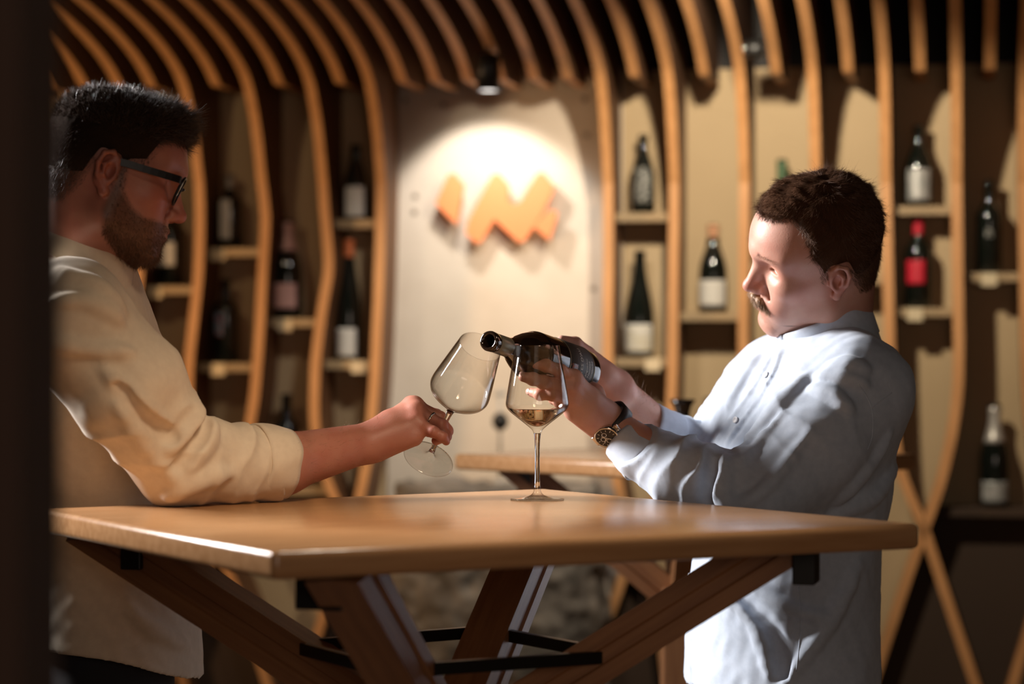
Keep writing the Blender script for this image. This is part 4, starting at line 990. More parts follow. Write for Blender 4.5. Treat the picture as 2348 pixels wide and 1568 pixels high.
def collar_band(parent, c, n, rad, hgt, mat_, front):
    n = np.array(n, float); n /= np.linalg.norm(n); f = np.array(front, float); f -= n * (f @ n); f /= np.linalg.norm(f); g = np.cross(n, f)
    V = []; seg = 72
    prof = [(.002, -.034), (.0035, -.004), (.0028, hgt * .8), (.0012, hgt), (-.0010, hgt), (-.0022, hgt * .8), (-.001, -.034)]
    for k in range(seg + 1):
        a = -.10 + (2 * math.pi + .34) * k / seg; lift = .0026 * k / seg
        e = 1 - .9 * max(0, 1 - k / 5.0) ** 2
        for dr, dz in prof: V.append(c + (f * math.cos(a) * 1.06 + g * math.sin(a)) * (rad + dr + lift) + n * (dz * (e if dz > 0 else 1)))
    q = len(prof); Fs = [(k * q + i, (k + 1) * q + i, (k + 1) * q + (i + 1) % q, k * q + (i + 1) % q) for k in range(seg) for i in range(q)] + [tuple(range(q)), tuple(seg * q + i for i in range(q))[::-1]]
    bm = bmesh.new(); vs = [bm.verts.new(tuple(v)) for v in V]; [bm.faces.new([vs[i] for i in x]) for x in Fs]
    return link('band_collar', from_bm('band_collar', bm, True), mat_, parent)
# ================================================================= man on the left (cream shirt, glasses, beard)
LT = head_rot(11, 17.5, 3); LS = 1.0
LO = P(250, 397, 3.47) - LS * LT @ np.array([-.005, -.08, 0])
LTOP = .119; LCZ = .80
def inL(Q):
    H = in_head(LT, LO, LS, Q); H[:, 2] = np.where(H[:, 2] < -.03, -.03 + (H[:, 2] + .03) / LCZ, H[:, 2]); return H
def left_man():
    man = thing('person', 'bearded man in glasses and a cream shirt, elbow on the table', 'person', (-.66, 3.84, 0))
    S = SDF(); S.frame(LT, LO, LS); S.cz = LCZ; head(S, LTOP, lids=.5, jaw=1.06, nose=1.03)
    S.frame(); S.cz = 1.0
    hl = lambda p: LO + LS * LT @ np.array(p, float)
    nb = P(160, 640, 3.60)
    S.cap(hl((-.030, 0, -.035)), nb, .058, .063, k=.03); S.cap(hl((-.004, 0, -.07)), nb + np.array([.03, 0, -.01]), .046, .055, k=.03)
    # torso and legs inside the clothes
    tx, ty = -.655, 3.84
    S.loft([(.86, tx, ty, .100, .150), (1.0, tx, ty, .100, .150), (1.15, tx + .005, ty - .04, .105, .15), (1.28, tx + .005, ty - .11, .105, .15), (1.38, tx + .02, ty - .19, .080, .12)], yaw=12, k=.05)
    for y in (-.09, .09): S.cap((tx, ty + y, .88), (tx - .01, ty + y, .08), .064, .042, k=.03)
    sh, el, wr = P(190, 715, 3.46), P(455, 1085, 3.555), P(832, 1017, 3.735)
    S.cap(sh, el, .055, .038, k=.03)
    S.cap(el, P(640, 1064, 3.64), .036, .0455, k=.02); S.cap(P(640, 1064, 3.64), wr, .0455, .031, k=.02)
    S.cap(P(200, 720, 3.79), P(205, 1000, 3.98), .055, .045, k=.03); S.cap(P(205, 1000, 3.98), P(425, 1113, 3.89), .040, .030, k=.03)  # far arm resting
    hand(S, P(432, 1116, 3.885), [P(474, 1119, 3.845), P(481, 1119, 3.862), P(482, 1119, 3.880), P(478, 1120, 3.898)],
         [[P(508, 1122, 3.842), P(524, 1125, 3.840)], [P(518, 1122, 3.860), P(536, 1125, 3.860)], [P(518, 1122, 3.880), P(534, 1125, 3.880)], [P(508, 1122, 3.900), P(522, 1125, 3.900)]],
         [P(455, 1116, 3.835), P(478, 1121, 3.818), P(494, 1124, 3.812)])
    # near hand closed around the stem of the tilted glass
    mc = [P(943, 928, 3.800), P(950, 930, 3.782), P(955, 942, 3.762), P(955, 966, 3.745)]
    fg = [[P(1000, 953, 3.806), P(1020, 985, 3.806), P(1004, 1005, 3.798)],
          [P(1008, 958, 3.786), P(1024, 988, 3.787), P(1004, 1006, 3.787)],
          [P(1012, 974, 3.750), P(1021, 1000, 3.748), P(1000, 1010, 3.758)],
          [P(994, 990, 3.728), P(1014, 1001, 3.728), P(1023, 1012, 3.734)]]
    hand(S, P(838, 1014, 3.738), mc, fg, [P(900, 985, 3.815), P(950, 975, 3.835), P(985, 985, 3.835), P(1008, 990, 3.825)], pr=.0135)
    S.cap(P(870, 1020, 3.742), P(950, 1005, 3.738), .022, .0125, k=.02)      # heel of the hand to the little finger
    parts = []
    hc = LO
    parts.append(S.mesh('head', hc + (-.15, -.13, -.16), hc + (.17, .13, .18), .0019))
    a, b = P(610, 900, 3.62), P(1060, 1120, 3.90)
    parts.append(S.mesh('arm', (a[0], 3.60, 1.09), (b[0], 3.90, 1.30), .0018))
    parts.append(S.mesh('rest', (-.90, 3.30, 0.02), (-.36, 4.06, 1.43), .009))
    V, Fq = join_np(parts)
    me = mesh_np('person_body', V, Fq)
    H = inL(V)
    hd = (np.abs(H) < .2).all(1)
    jawmask = np.clip((-.018 - H[:, 2] + .25 * (H[:, 0] - .02) * 0) / .02, 0, 1) * np.clip((H[:, 0] + .012) / .02, 0, 1) * np.clip((.115 - np.abs(H[:, 2] + .02)) / .02, 0, 1)
    bp = [(.002, .02), (.022, .025), (.026, -.015), (.045, -.034), (.062, -.042), (.082, -.039), (.11, -.036), (.12, -.12), (.06, -.14), (.01, -.10), (-.004, -.06)]
    bd = poly2d(H[:, 0], H[:, 2], bp)
    lipz = gauss(H, (.094, 0, -.0575), (.012, .020, .0075))
    stub = np.clip(-bd / .010, 0, 1) * hd * (1 - np.clip(lipz * 1.5, 0, 1))
    hairp = [(.092, .075), (.060, .066), (.046, .030), (.022, .022), (.014, -.01), (.006, .008), (-.002, .023), (-.021, .024), (-.028, .006), (-.034, -.02), (-.055, -.065), (-.13, -.06), (-.13, .2), (.14, .2)]
    hp = poly2d(H[:, 0], H[:, 2], hairp)
    stub = np.maximum(stub * .85, np.clip(-hp / .02, 0, 1) * hd * .8)
    col_attr(me, 'stubble', stub)
    col_attr(me, 'lip', np.clip(lipz * 1.3, 0, 1) * .6)
    fing = np.zeros(len(V))
    for q in fg:
        for p_ in q: fing = np.maximum(fing, np.exp(-((V - p_) ** 2).sum(1) / .012 ** 2))
    col_attr(me, 'blush', np.clip(gauss(H, (.07, -.045, -.012), (.03, .03, .025)) + gauss(H, (.11, 0, -.02), (.015, .02, .015)) + .5 * fing + .8 * gauss(H, (-.01, -.085, 0), (.03, .02, .04)), 0, 1) * .8)
    col_attr(me, 'mole', np.zeros(len(V)))
    link('body', me, skinL, man)
    eyes(man, LT, LO, LS, look=(1, 0, -.25))
    rng = np.random.default_rng(11)
    # hair: short sides, longer brushed-up top and a quiff at the front
    A = SDF(); A.frame(LT, LO, LS); cranium(A, LTOP)
    tuft = waves(3, 24, .016)
    def mask(Q):
        H = inL(Q); return poly2d(H[:, 0], H[:, 2], hairp)
    def thick(Q):
        H = inL(Q); x, y, z = H.T
        up = np.clip((z - .045) / .06, 0, 1); fr = np.clip((x - .02) / .07, 0, 1)
        th = .0035 + .011 * up + .016 * up * fr
        th = .0008 + (th - .0008) * np.clip(-mask(Q) / .024, 0, 1)
        return -th * LS + .0016 * up * tuft(Q)
    A.disp(thick)
    A.ell((.101, -.015, .083), (.027, .035, .017), rot=(0, 32, 0), k=.02); A.ell((.101, .022, .083), (.025, .035, .016), rot=(0, 32, 0), k=.02)
    tuft2 = waves(4, 20, .011); A.disp(lambda Q: .0014 * tuft2(Q) * np.clip((inL(Q)[:, 2] - .05) / .03, 0, 1))
    def mask(Q):
        H = inL(Q); return poly2d(H[:, 0], H[:, 2], hairp)
    d0 = A.ev
    class HairSDF(SDF):
        def ev(self, Q, nodes=None): return np.maximum(SDF.ev(self, Q, nodes), mask(Q) * .9 + .008)
    A.__class__ = HairSDF
    hv, hf = A.mesh('hair', LO + (-.17, -.13, -.12), LO + (.18, .13, .20), .0024)
    root = link('hair', mesh_np('hair', hv, hf), M['cap_dark'], man)
    fwd = LT @ np.array([1, 0, 0]); upv = LT @ np.array([0, 0, 1])
    Hh = inL(hv)
    r1, n1 = pick(hv, hf, lambda V: inL(V)[:, 2] > .062, 10000, rng)
    hl1 = inL(r1); frw = np.clip((hl1[:, 0] + .03) / .1, 0, 1)[:, None]
    d1 = n1 * .6 + upv * .25 + fwd * (frw * 1.1 - .25)
    s1 = strands('s', r1 - n1 * .003, d1, .012 + .010 * frw[:, 0], .00034, rng, .22)
    bv, bf = parts[0]
    r2, n2 = pick(bv, bf, lambda V: (mask(V) < -.001) & (inL(V)[:, 2] < .100) & (np.abs(inL(V)[:, 1]) < .0785), 11000, rng)
    e2_ = np.clip(-mask(r2) / .03, 0, 1)
    s2 = strands('s', r2, comb(n2, -upv - fwd * .3, .55), .0035 + .006 * e2_, .00028, rng, .2)
    link('hair_strands', to_mesh('hair_strands', join_np([s1, s2])), M['hair_dark'], root)
    # beard
    hv, hf = parts[0]; Hh = inL(hv)
    def bm_(V):
        H = inL(V); b = poly2d(H[:, 0], H[:, 2], bp)
        return (b < -.003) & (gauss(H, (.094, 0, -.0575), (.014, .022, .008)) < .35) & ~((np.abs(H[:, 1]) > .074) & (H[:, 0] < .01))
    r3, n3 = pick(hv, hf, bm_, 6500, rng); h3 = inL(r3)
    d3 = n3 * .55 - upv * .75 + fwd * .25
    ln = .004 + .005 * np.clip((-.06 - h3[:, 2]) / .05, 0, 1)
    link('beard', to_mesh('beard', strands('b', r3 - n3 * .001, d3, ln, .00032, rng, .30)), M['hair_brown'], man)
    for y in (-1, 1):
        r4 = np.array([hl((.092 - .5 * (abs(t) - .006) ** 2 * 22 - .000, y * t, .041 + .004 * math.sin((t - .012) / .04 * 3.1) + rng.normal() * .0016)) for t in rng.uniform(.012, .050, 260)])
        d4 = np.tile(fwd * .35 + upv * .25 + (LT @ np.array([0, y, 0])) * .8, (260, 1))
        link('eyebrow', to_mesh('eyebrow', strands('e', r4, d4, .008, .0003, rng, .25)), M['hair_brown'], man)
    # arm hairs
    arm_v, arm_f = parts[1]
    r5, n5 = pick(arm_v, arm_f, lambda V: (V[:, 0] < P(880, 0, 3.74)[0]) & (V[:, 0] > P(680, 0, 3.66)[0]), 420, rng)
    link('arm_hair', to_mesh('arm_hair', strands('a', r5, n5 * .5 + np.array([.8, 0, .1]), .011, .00013, rng, .3)), M['hair_blond'], man)
    c0, c1 = mc[2], fg[2][0]; ax = (c1 - c0) / np.linalg.norm(c1 - c0); rc = c0 + (c1 - c0) * .60
    rg = tag(link('ring', lathe('ring', [(.0108, -.0017), (.0118, -.0015), (.0121, 0), (.0118, .0015), (.0108, .0017), (.0104, 0)], 40, closed=True), M['steel']), 'thin plain ring on the finger of the hand holding the tilted glass', 'ring')
    rg.location = rc; rg.rotation_euler = Vector(ax).to_track_quat('Z', 'Y').to_euler()
    # glasses: worn, so a thing of their own
    g = thing('glasses', 'black framed glasses worn by the bearded man', 'glasses', hl((.1, 0, .02)))
    def rim(y):
        c = np.array([.1005, .034 * y, .012]); pts = []
        for k in range(28):
            a = 2 * math.pi * k / 28; ca, sa = math.cos(a), math.sin(a)
            px = .0245 * math.copysign(abs(ca) ** .72, ca); pz = .0205 * math.copysign(abs(sa) ** .72, sa)
            pts.append(c + np.array([-.012 * (px * y + .024) * (px * y + .024) / .0024 * .35 + pz * .16, px, pz]))
        return [hl(q) for q in pts]
    for y in (-1, 1):
        q = rim(y); link('lens_rim', tube_mesh('lens_rim', q + [q[0]], .0021, 8, cap=False), M['plastic'], g)
        c = sum(q) / len(q); nrm = hl((1, 0, 0)) - hl((0, 0, 0))
        n = len(q); V = [c + nrm * .0006] + [a + nrm * .0006 for a in q] + [c - nrm * .0006] + [a - nrm * .0006 for a in q]
        Fs = [(0, 1 + i, 1 + (i + 1) % n) for i in range(n)] + [(n + 1, n + 2 + (i + 1) % n, n + 2 + i) for i in range(n)] + [(1 + i, n + 2 + i, n + 2 + (i + 1) % n, 1 + (i + 1) % n) for i in range(n)]
        link('lens', mesh_py('lens', V, Fs, False), M['lens'], g)
        tp = [hl((.097, .0605 * y, .024)), hl((.090, .071 * y, .024)), hl((.05, .079 * y, .022)), hl((.004, .082 * y, .020)), hl((-.016, .080 * y, .012)), hl((-.026, .078 * y, -.006))]
        tp = smooth_poly(tp, 4)
        V = []
        for i, p in enumerate(tp):
            hh = .0052 if i < 14 else .0028
            for dz, dy in ((-hh, -.0014), (-hh, .0014), (hh, .0014), (hh, -.0014)): V.append(p + LT @ np.array([0, dy, dz]))
        m_ = len(tp); Fs = [(4 * i + k, 4 * i + (k + 1) % 4, 4 * i + 4 + (k + 1) % 4, 4 * i + 4 + k) for i in range(m_ - 1) for k in range(4)] + [(0, 1, 2, 3), tuple(4 * m_ - 4 + k for k in (3, 2, 1, 0))]
        link('temple_arm', mesh_py('temple_arm', V, Fs), M['plastic'], g)
    link('bridge', tube_mesh('bridge', smooth_poly([hl((.1005, -.0105, .018)), hl((.1065, 0, .021)), hl((.1005, .0105, .018))], 4), .0019, 8), M['plastic'], g)

    # ---- shirt
    B = SDF()
    B.loft([(.80, tx + .018, ty, .146, .20), (.90, tx + .012, ty, .148, .20), (1.0, tx + .004, ty, .150, .20), (1.10, tx, ty - .02, .148, .20), (1.20, tx - .004, ty - .07, .146, .195), (1.30, tx - .005, ty - .13, .138, .19), (1.37, tx + .0, ty - .18, .115, .165), (1.41, tx + .006, ty - .21, .098, .13), (1.462, tx + .014, ty - .245, .078, .080)], yaw=12, k=.05)
    shn = P(162, 735, 3.460)
    B.ell(shn, (.086, .080, .086), k=.05)
    B.cap(shn, P(290, 890, 3.48), .080, .083, k=.022); B.cap(P(290, 890, 3.48), P(410, 1055, 3.545), .083, .069, k=.010)
    B.cap(P(410, 1055, 3.545), P(520, 1062, 3.59), .066, .0605, k=.012); B.cap(P(520, 1062, 3.59), P(628, 1064, 3.635), .0585, .0545, k=.012)
    B.ell(P(195, 720, 3.80), (.085, .08, .085), k=.06); B.cap(P(195, 720, 3.80), P(205, 1000, 3.98), .075, .058, k=.02); B.cap(P(205, 1000, 3.98), P(400, 1105, 3.90), .053, .042, k=.012)
    folds(B, [
        ((462, 945), (440, 990), (372, 1045), .012), ((484, 962), (470, 1012), (430, 1085), .010), ((388, 985), (330, 935), (240, 850), .007), ((420, 1115), (350, 1045), (270, 930), .007),
        ((385, 1140), (450, 1105), (525, 1085), .008), ((140, 620), (220, 655), (292, 715), .007), ((110, 780), (190, 800), (300, 805), .006), ((120, 690), (200, 690), (280, 735), .006),
        ((300, 1400), (360, 1450), (430, 1480), .005)],
       [((472, 955), (455, 1002), (410, 1062), .007), ((398, 1005), (350, 970), (270, 880), .004)])
    wv = waves(21, 14, .085, (1, 1, .6)); wf = waves(22, 16, .03)
    cr = [creases(P(410, 1055, 3.545), P(612, 1064, 3.625), .0052, .042, 25), creases(P(270, 860, 3.475), P(420, 1060, 3.545), .0030, .060, 28, rad=.13, slant=2.2)]
    B.disp(lambda Q: (.0024 - .0014 * (Q[:, 2] < 1.05)) * wv(Q) + .0005 * wf(Q) + sum(f(Q) for f in cr))
    nk = np.array([-.632, 3.578, 1.472]); nn = np.array([.46, -.18, .86]); nn /= np.linalg.norm(nn)
    B.cap(nk + nn * .060, nk + nn * .25, .064, k=.012, op='s')    # neck opening
    hw = waves(77, 8, .12); B.nodes.append(('disp', 'd', 0, np.zeros(3), 1e6, None))
    B.nodes[-1] = ('hem', 'd', 0, np.zeros(3), 1e6, lambda Q: .868 - 1.5 * (Q[:, 0] - tx + .03) ** 2 + .004 * hw(Q) - Q[:, 2])
    B.nodes.append(('hem', 'd', 0, np.zeros(3), 1e6, lambda Q: np.where(Q[:, 1] - 3.48 - (Q[:, 0] + .68) * .63 < 0, np.where(Q[:, 2] > 1.06, 1.1008 - Q[:, 2], -1.0), -1.0)))
    cu = P(636, 1064, 3.64); cn = np.array([.93, .30, .10]); B.cut(cn, cu)
    sv = B.mesh('shirt', (-.92, 3.28, .79), (-.33, 4.12, 1.52), .0037)
    shirt = link('shirt', to_mesh('shirt', sv), M['linen_cream'], man)
    # rolled cuff: a thick turned-back band
    def band(name, c0, c1, r0, r1, wob, n=72, thick=.004, seed=1, m=7):
        ax = c1 - c0; L_ = np.linalg.norm(ax); ax /= L_; e1 = np.cross(ax, [0, 1, 0]); e1 /= np.linalg.norm(e1); e2 = np.cross(ax, e1)
        rg = np.random.default_rng(seed); ph = rg.uniform(0, 6.28, 6); V = []
        rows = [(0, r0)] + [(i / m, r0 + (r1 - r0) * i / m + .003 * math.sin(math.pi * i / m)) for i in range(1, m)] + [(1, r1), (1, r1 - thick), (.5, (r0 + r1) / 2 - thick), (0, r0 - thick)]
        for t, r in rows:
            for k in range(n):
                a = 2 * math.pi * k / n; w = wob * (math.sin(3 * a + ph[0] + 2 * t) + .7 * math.sin(5 * a + ph[1] - 3 * t) + .5 * math.sin(8 * a + ph[2] + 4 * t))
                V.append(c0 + ax * (L_ * t + w * .7) + (e1 * math.cos(a) + e2 * math.sin(a)) * (r + w))
        q = len(rows); Fs = [(i * n + k, i * n + (k + 1) % n, ((i + 1) % q) * n + (k + 1) % n, ((i + 1) % q) * n + k) for i in range(q) for k in range(n)]
        return mesh_py(name, V, Fs, True)
    link('rolled_cuff', band('rolled_cuff', P(578, 1057, 3.615), P(650, 1062, 3.648), .0570, .0545, .0010), M['linen_cream'], shirt)
    # collar: stand and turned-down leaf
    def collar(name, c, n, rad, prof, mat_, parent, front, gap=.35, ell=(1, 1), seg=64, sag=None, saddle=lambda a: 0):
        n = np.array(n, float); n /= np.linalg.norm(n); f = np.array(front, float); f -= n * (f @ n); f /= np.linalg.norm(f); g = np.cross(n, f); V = []
        for k in range(seg + 1):
            a = gap + (2 * math.pi - 2 * gap) * k / seg; e = min(k, seg - k) / seg
            for dr, dz in prof:
                zz = dz + saddle(a)
                V.append(c + (f * math.cos(a) * ell[0] + g * math.sin(a) * ell[1]) * (rad + dr) + n * zz)
        q = len(prof); Fs = [(k * q + i, (k + 1) * q + i, (k + 1) * q + (i + 1) % q, k * q + (i + 1) % q) for k in range(seg) for i in range(q)]
        Fs += [tuple(range(q)), tuple(seg * q + i for i in range(q))[::-1]]
        bm = bmesh.new(); vs = [bm.verts.new(tuple(v)) for v in V]; [bm.faces.new([vs[i] for i in f_]) for f_ in Fs]
        return link(name, from_bm(name, bm, True), mat_, parent)
    sag = lambda a: .020 * max(0, math.cos(a)) ** 2
    saddle = lambda a: .020 * math.sin(a) ** 2 - .008 * max(0, math.cos(a)) + .004 * max(0, -math.cos(a))
    collar('collar', nk + nn * .006, nn, .0660, [(-.002, -.028), (-.003, .012), (-.0015, .018), (.002, .019), (.006, .014), (.016, -.012), (.0225, -.030), (.0205, -.032), (.010, -.012), (.004, .002)], M['linen_cream'], shirt, (1, .1, -.6), gap=.22, ell=(1.10, 1.0), sag=None, saddle=saddle)
    # front placket edge with a button near the hem
    bvh = BVHTree.FromPolygons([tuple(v) for v in sv[0]], [tuple(f) for f in sv[1]])
    # trousers and shoes
    Tn = SDF()
    Tn.loft([(.70, tx, ty, .112, .155), (.80, tx, ty, .118, .165), (.99, tx, ty, .115, .165)], yaw=12, k=.05)
    for y in (-.092, .092): Tn.cap((tx, ty + y, .76), (tx - .01, ty + y, .42), .086, .072, k=.04); Tn.cap((tx - .01, ty + y, .42), (tx - .02, ty + y, .06), .072, .058, k=.03)
    Tn.cut((0, 0, -1), (0, 0, .055))
    link('trousers', to_mesh('trousers', Tn.mesh('t', (-.90, 3.55, .03), (-.42, 4.12, 1.02), .007)), M['navy'], man)
    shoes(man, tx - .01, ty, 1, 12, .092)
    return man
def shoes(man, x, y, sx, yaw, gap):
    for k in (-1, 1):
        S = SDF(); a = math.radians(yaw); T = np.array([[math.cos(a) * sx, -math.sin(a), 0], [math.sin(a) * sx, math.cos(a), 0], [0, 0, 1]])
        S.frame(T, (x, y + k * gap, 0))
        S.ell((.06, 0, .045), (.13, .045, .045), k=0); S.ell((-.03, 0, .06), (.055, .042, .055), k=.03); S.cap((-.03, 0, .07), (-.03, 0, .10), .042, .045, k=.02); S.cut((0, 0, -1), (0, 0, .012))
        sh = link('shoe', to_mesh('shoe', S.mesh('s', (x - .3, y + k * gap - .12, -.01), (x + .3, y + k * gap + .12, .17), .006)), M['shoe'], man)
        B = SDF(); B.frame(T, (x, y + k * gap, 0)); B.ell((.06, 0, .012), (.138, .05, .03), k=0); B.ell((-.03, 0, .012), (.06, .045, .03), k=.03); B.cut((0, 0, 1), (0, 0, .02)); B.cut((0, 0, -1), (0, 0, 0.0))
        link('sole', to_mesh('sole', B.mesh('s', (x - .3, y + k * gap - .12, -.02), (x + .3, y + k * gap + .12, .05), .006)), M['black'], sh)
# ================================================================= tables, glasses, the poured bottle
TZ = 1.10
def on_table(u, v):
    d = (EYE - TZ) * F / (v - 784); return P(u, v, d)
def table(label, corners, group=None):
    "corners: left, front, right, back on the upper face"
    Lc, Fc, Rc, Bc = [np.array(c, float) for c in corners]; ctr = (Lc + Fc + Rc + Bc) / 4
    t = thing('bar_table', label, 'table', (ctr[0], ctr[1], 0)); th = .034
    dn = np.array([0, 0, th])
    me = hexa_mesh('tabletop', [Lc - dn, Fc - dn, Rc - dn, Bc - dn, Lc, Fc, Rc, Bc], .0085, 4)
    # grain runs along the long side: keep it in the object's own axes
    ang = math.atan2(Rc[1] - Fc[1], Rc[0] - Fc[0]); mw = Matrix.LocRotScale(Vector((ctr[0], ctr[1], TZ)), Matrix.Rotation(ang, 3, 'Z'), (1, 1, 1))
    me.transform(mw.inverted()); o = link('tabletop', me, M['oak'], t); o.location = mw.translation; o.rotation_euler = (0, 0, ang)
    hub = np.array([ctr[0], ctr[1], .770]); w = .033
    node = []
    for c in (Lc, Fc, Rc, Bc):
        hd = c - ctr; hd[2] = 0; ln = np.linalg.norm(hd); hd /= ln
        tip = ctr + hd * (ln - .150); tip[2] = TZ - th - .004; dirv = tip - hub; L_ = np.linalg.norm(dirv); dirv /= L_
        side = np.cross(dirv, [0, 0, 1]); side /= np.linalg.norm(side); upv = np.cross(side, dirv)
        m3 = Matrix((side, upv, dirv)).transposed()
        # section with a shallow groove along both flanks; upper end cut level under the top
        sec = [(-w, -w), (0, -w), (w, -w), (w, -.011), (w - .004, -.008), (w - .004, .008), (w, .011), (w, w), (0, w), (-w, w), (-w, .011), (-w + .004, .008), (-w + .004, -.008), (-w, -.011)]
        V = []; n = len(sec)
        for k, base in enumerate((hub, tip)):
            for a, b in sec:
                p = base + side * a + upv * b
                if k == 1: p = p + dirv * ((TZ - th - .0045 - p[2]) / dirv[2] if True else 0) * (1 if b > -.9 * w else 1)
                if k == 1: p = np.where(np.isfinite(p), p, tip)
                V.append(p)
        # upper end mitred to a point so that it follows the square corner above
        for i in range(n):
            q = V[n + i]; ex = (q - tip) @ dirv; lim = .075 - abs(sec[i][0]) * .95 - .75 * (sec[i][1] + w)
            if ex > lim: V[n + i] = q - dirv * (ex - lim)
        Fs = [(i, (i + 1) % n, n + (i + 1) % n, n + i) for i in range(n)] + [tuple(range(n))[::-1], tuple(range(n, 2 * n))]
        bm = bmesh.new(); vs = [bm.verts.new(tuple(v)) for v in V]; [bm.faces.new([vs[i] for i in f]) for f in Fs]
        me = from_bm('strut', bm); mm = Matrix.Translation(Vector(hub)) @ m3.to_4x4(); me.transform(mm.inverted())
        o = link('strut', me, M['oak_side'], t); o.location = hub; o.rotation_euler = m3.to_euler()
        # blackened steel bracket between strut and top
        pl = tip + hd * .0; a = math.atan2(hd[1], hd[0])
        me = box_mesh('mounting_plate', (.085, .075, .0045), .001); me.transform(Matrix.Translation((pl[0] + hd[0] * -.01, pl[1] + hd[1] * -.01, TZ - th - .0026)) @ Matrix.Rotation(a, 4, 'Z')); link('mounting_plate', me, M['black'], t)
        me = box_mesh('bracket', (.030, .060, .044), .002); me.transform(Matrix.Translation((pl[0] + hd[0] * -.002, pl[1] + hd[1] * -.002, TZ - th - .0265)) @ Matrix.Rotation(a, 4, 'Z')); link('bracket', me, M['black'], t)
        f = (.912 - hub[2]) / dirv[2]; node.append(hub + dirv * f + upv * 0)
    for i in range(4):
        a, b = node[i], node[(i + 1) % 4]; d_ = (b - a) / np.linalg.norm(b - a); sd = np.cross(d_, [0, 0, 1]) * .006; up = np.array([0, 0, .0085]); a = a - d_ * .004; b = b + d_ * .004
        link('frame_bar', hexa_mesh('frame_bar', [a - sd - up, b - sd - up, b + sd - up, a + sd - up, a - sd + up, b - sd + up, b + sd + up, a + sd + up], .0008), M['bar'], t)
    link('post', box_mesh('post', (.10, .10, .80), .004, center=(ctr[0], ctr[1], .415)), M['oak_side'], t)
    link('base_plate', box_mesh('base_plate', (.52, .52, .018), .003, center=(ctr[0], ctr[1], .009)), M['black'], t)
    return ctr
T1 = [on_table(88, 1166), on_table(625, 1264), on_table(2112, 1200), on_table(1248, 1120)]
table('oak bar table with splayed struts and a black steel frame, between the two men', T1)
q0 = on_table(1040, 1040); zt2 = np.array([0, 0, TZ])
T2 = [q0, np.array([.37, 4.70, TZ]), np.array([.87, 5.2, TZ]), np.array([.37, 5.7, TZ])]
table('second oak bar table standing behind the first, out of focus', T2)

def glass(label, base, axis, wine=None, group='wine glasses'):
    axis = np.array(axis, float); axis /= np.linalg.norm(axis)
    q = Vector((0, 0, 1)).rotation_difference(Vector(axis)); m = Matrix.Translation(Vector(base)) @ q.to_matrix().to_4x4()
    r = thing('wine_glass', label, 'wine glass', base)
    def put(n, me, mt): me.transform(m); return link(n, me, mt, r)
    rp = lambda pts, n: [tuple(p) for p in smooth_poly(pts, n)]
    foot = [(0, 0), (.02, 0), (.038, 0), (.0398, 0)] + [(.0410, .0006), (.0408, .0014)] + rp([(.036, .0022), (.022, .0040), (.011, .0068), (.0062, .0115), (.0048, .0180)], 4) + [(0, .0180)]
    put('foot', lathe('foot', foot, 64), M['bowl_glass'])
    stem = [(0, .0181)] + rp([(.0048, .0181), (.0040, .030), (.0036, .055), (.0038, .080), (.0046, .094), (.0056, .1010)], 4) + [(0, .1010)]
    put('stem', lathe('stem', stem, 40), M['glass'])
    out = rp([(.0056, .1011), (.0085, .1065), (.0170, .1140), (.0310, .1250), (.0430, .1350), (.0472, .1415), (.0478, .1490), (.0450, .1680), (.0395, .2000), (.0343, .2300), (.0334, .2345)], 5)
    inn = rp([(.0326, .2345), (.0335, .2300), (.0387, .2000), (.0442, .1680), (.0469, .1490), (.0462, .1425), (.0420, .1365), (.0300, .1268), (.0165, .1165), (.0070, .1120), (0, .1108)], 5)
    put('bowl', lathe('bowl', [(0, .1011)] + out + inn, 72), M['bowl_glass'])
    if wine:
        zt = wine; prof = [(0, .1113), (.0068, .1125), (.0162, .1170), (.0296, .1273)]
        zz = [.1273, .1310, .1345, .1370, .1395]; rr = [.0296, .0343, .0386, .0414, .0432]
        prof += [(rr[i], zz[i]) for i in range(1, 5) if zz[i] < zt] + [(float(np.interp(zt, zz, rr)), zt), (float(np.interp(zt, zz, rr)) - .0006, zt), (.02, zt), (0, zt)]
        put('wine', lathe('wine', prof, 64), M['wine'])
    return r
gb = on_table(1232, 1146); gb[2] = TZ + .0003
glass('tall wine glass standing on the table with a little pale wine in it', gb, (0, 0, 1), wine=.1385)
TG0 = P(982, 1053, 3.80); TGA = np.array([.355, -.55, .757])
glass('tilted wine glass held by its stem in the bearded man\'s hand', TG0, TGA)

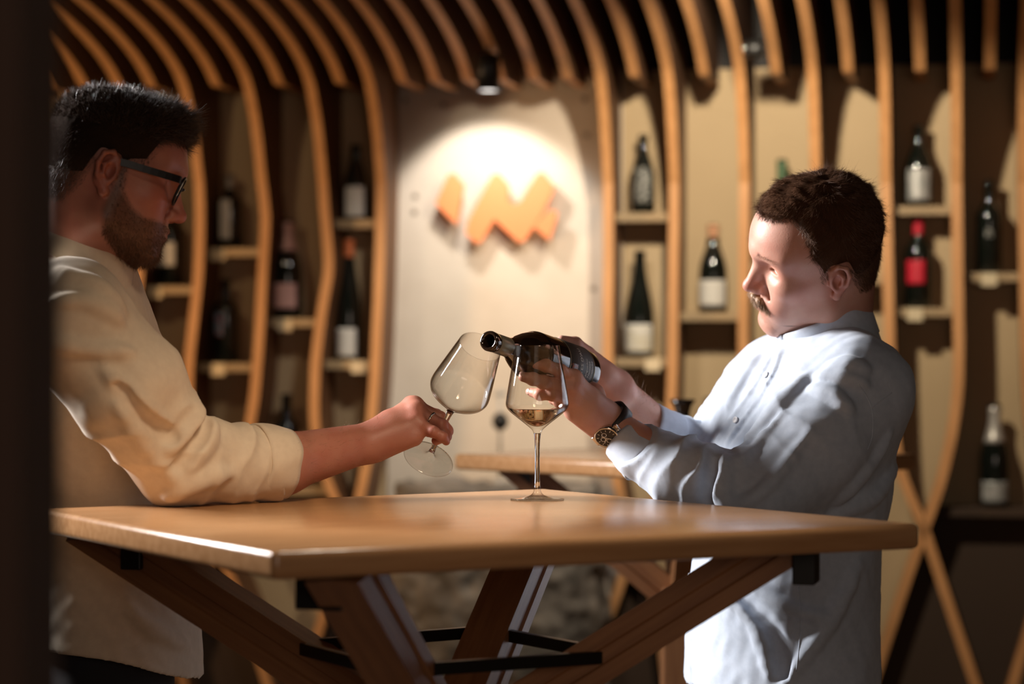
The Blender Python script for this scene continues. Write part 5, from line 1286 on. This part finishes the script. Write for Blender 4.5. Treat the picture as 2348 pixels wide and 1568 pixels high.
# ----------------------------------------------------------------- bottle being poured
def held_bottle():
    r = thing('wine_bottle', 'dark wine bottle with a charcoal label, tilted in both hands to pour', 'bottle', BB)
    z = (BM - BB) / np.linalg.norm(BM - BB); H = float(np.linalg.norm(BM - BB)); R = .0395
    cdir = np.array([0, 0, EYE]) - (BM + BB) / 2; cdir /= np.linalg.norm(cdir)
    x = cdir - z * (cdir @ z); x /= np.linalg.norm(x); y = np.cross(z, x)
    m = Matrix(((x[0], y[0], z[0], BB[0]), (x[1], y[1], z[1], BB[1]), (x[2], y[2], z[2], BB[2]), (0, 0, 0, 1)))
    def put(n, me, mt, par=r): me.transform(m); return link(n, me, mt, par)
    body = [(0, .012), (.020, .006), (.034, .0), (.0385, .003), (R, .008), (R, .140), (.0375, .158), (.0325, .178), (.0255, .197), (.0190, .213), (.0155, .228), (.0142, .245)]
    body = [body[0]] + [tuple(p) for p in smooth_poly(body[1:], 4)]
    inn = [(.0142, H - .016), (.0146, H - .015), (.0155, H - .0135), (.0157, H - .003), (.0148, H), (.0108, H), (.0096, H - .004), (.0094, H - .05), (.0094, .235), (0, .225)]
    put('glass_body', lathe('glass_body', body + inn, 64), M['held_glass'])
    put('foil_collar', lathe('foil_collar', [(.0147, .232), (.0152, .234), (.0149, H - .018), (.0144, H - .017)], 48), M['collar_grey'])
    pf = [(0, 0), (0, 0), (R, .0), (R, .14)]
    put('label', shell('label', pf, .018, .100, .0006, -1.75, 1.75, 60, k=3), M['label_dark'])
    for zz in (.019, .0985): put('label_line', lathe('label_line', [(R + .0007, zz), (R + .0011, zz), (R + .0011, zz + .0008), (R + .0007, zz + .0008)], 60, closed=True, a0=-1.7, a1=1.7), M['gold_line'])
    put('label_emblem', shell('label_emblem', pf, .074, .096, .0009, -.12, .28, 14, k=3), M['label_crest'])
    def text(s, size, z0, a_c):
        c = bpy.data.curves.new('lettering', 'FONT'); c.body = s; c.size = size; c.align_x = 'CENTER'; c.extrude = .0001
        o = bpy.data.objects.new('tmp', c); COL.objects.link(o); dg = bpy.context.evaluated_depsgraph_get()
        me = bpy.data.meshes.new_from_object(o.evaluated_get(dg)); bpy.data.objects.remove(o); 
        bm = bmesh.new(); bm.from_mesh(me); bmesh.ops.subdivide_edges(bm, edges=[e for e in bm.edges if e.calc_length() > .004], cuts=2); bm.to_mesh(me); bm.free()
        for v in me.vertices:
            a = a_c + v.co.x / R; rr = R + .0009 + v.co.z; v.co = (rr * math.cos(a), rr * math.sin(a), z0 + v.co.y)
        me.materials.clear(); put('lettering', me, M['letter_white'])
    text('CÔTES D\'AU', .0105, .058, .30)
    text('Languedoc', .0075, .043, .24); text('Nantaise', .0075, .0345, .24); text('Grenache', .0075, .026, .24)
held_bottle()
# black carafe on the second table
cz = P(1565, 784, 5.25)
cf = thing('carafe', 'black flared carafe on the second table', 'carafe', (cz[0], 5.25, TZ))
me = lathe('vessel', [(0, .002), (.020, 0), (.030, .004), (.034, .020), (.030, .045), (.0165, .075), (.0150, .085), (.020, .1015), (.0285, .1130), (.0275, .1132), (.0185, .1015), (.0135, .086), (0, .080)], 40)
me.transform(Matrix.Translation((cz[0], 5.25, TZ + .0005))); link('vessel', me, M['gloss_black'], cf)
me = lathe('lip', [(.0272, .1128), (.0288, .1128), (.0292, .1142), (.0280, .1150), (.0270, .1142)], 40, closed=True); me.transform(Matrix.Translation((cz[0], 5.25, TZ + .0005))); link('lip', me, M['gloss_black'], cf)
right_man()
left_man()
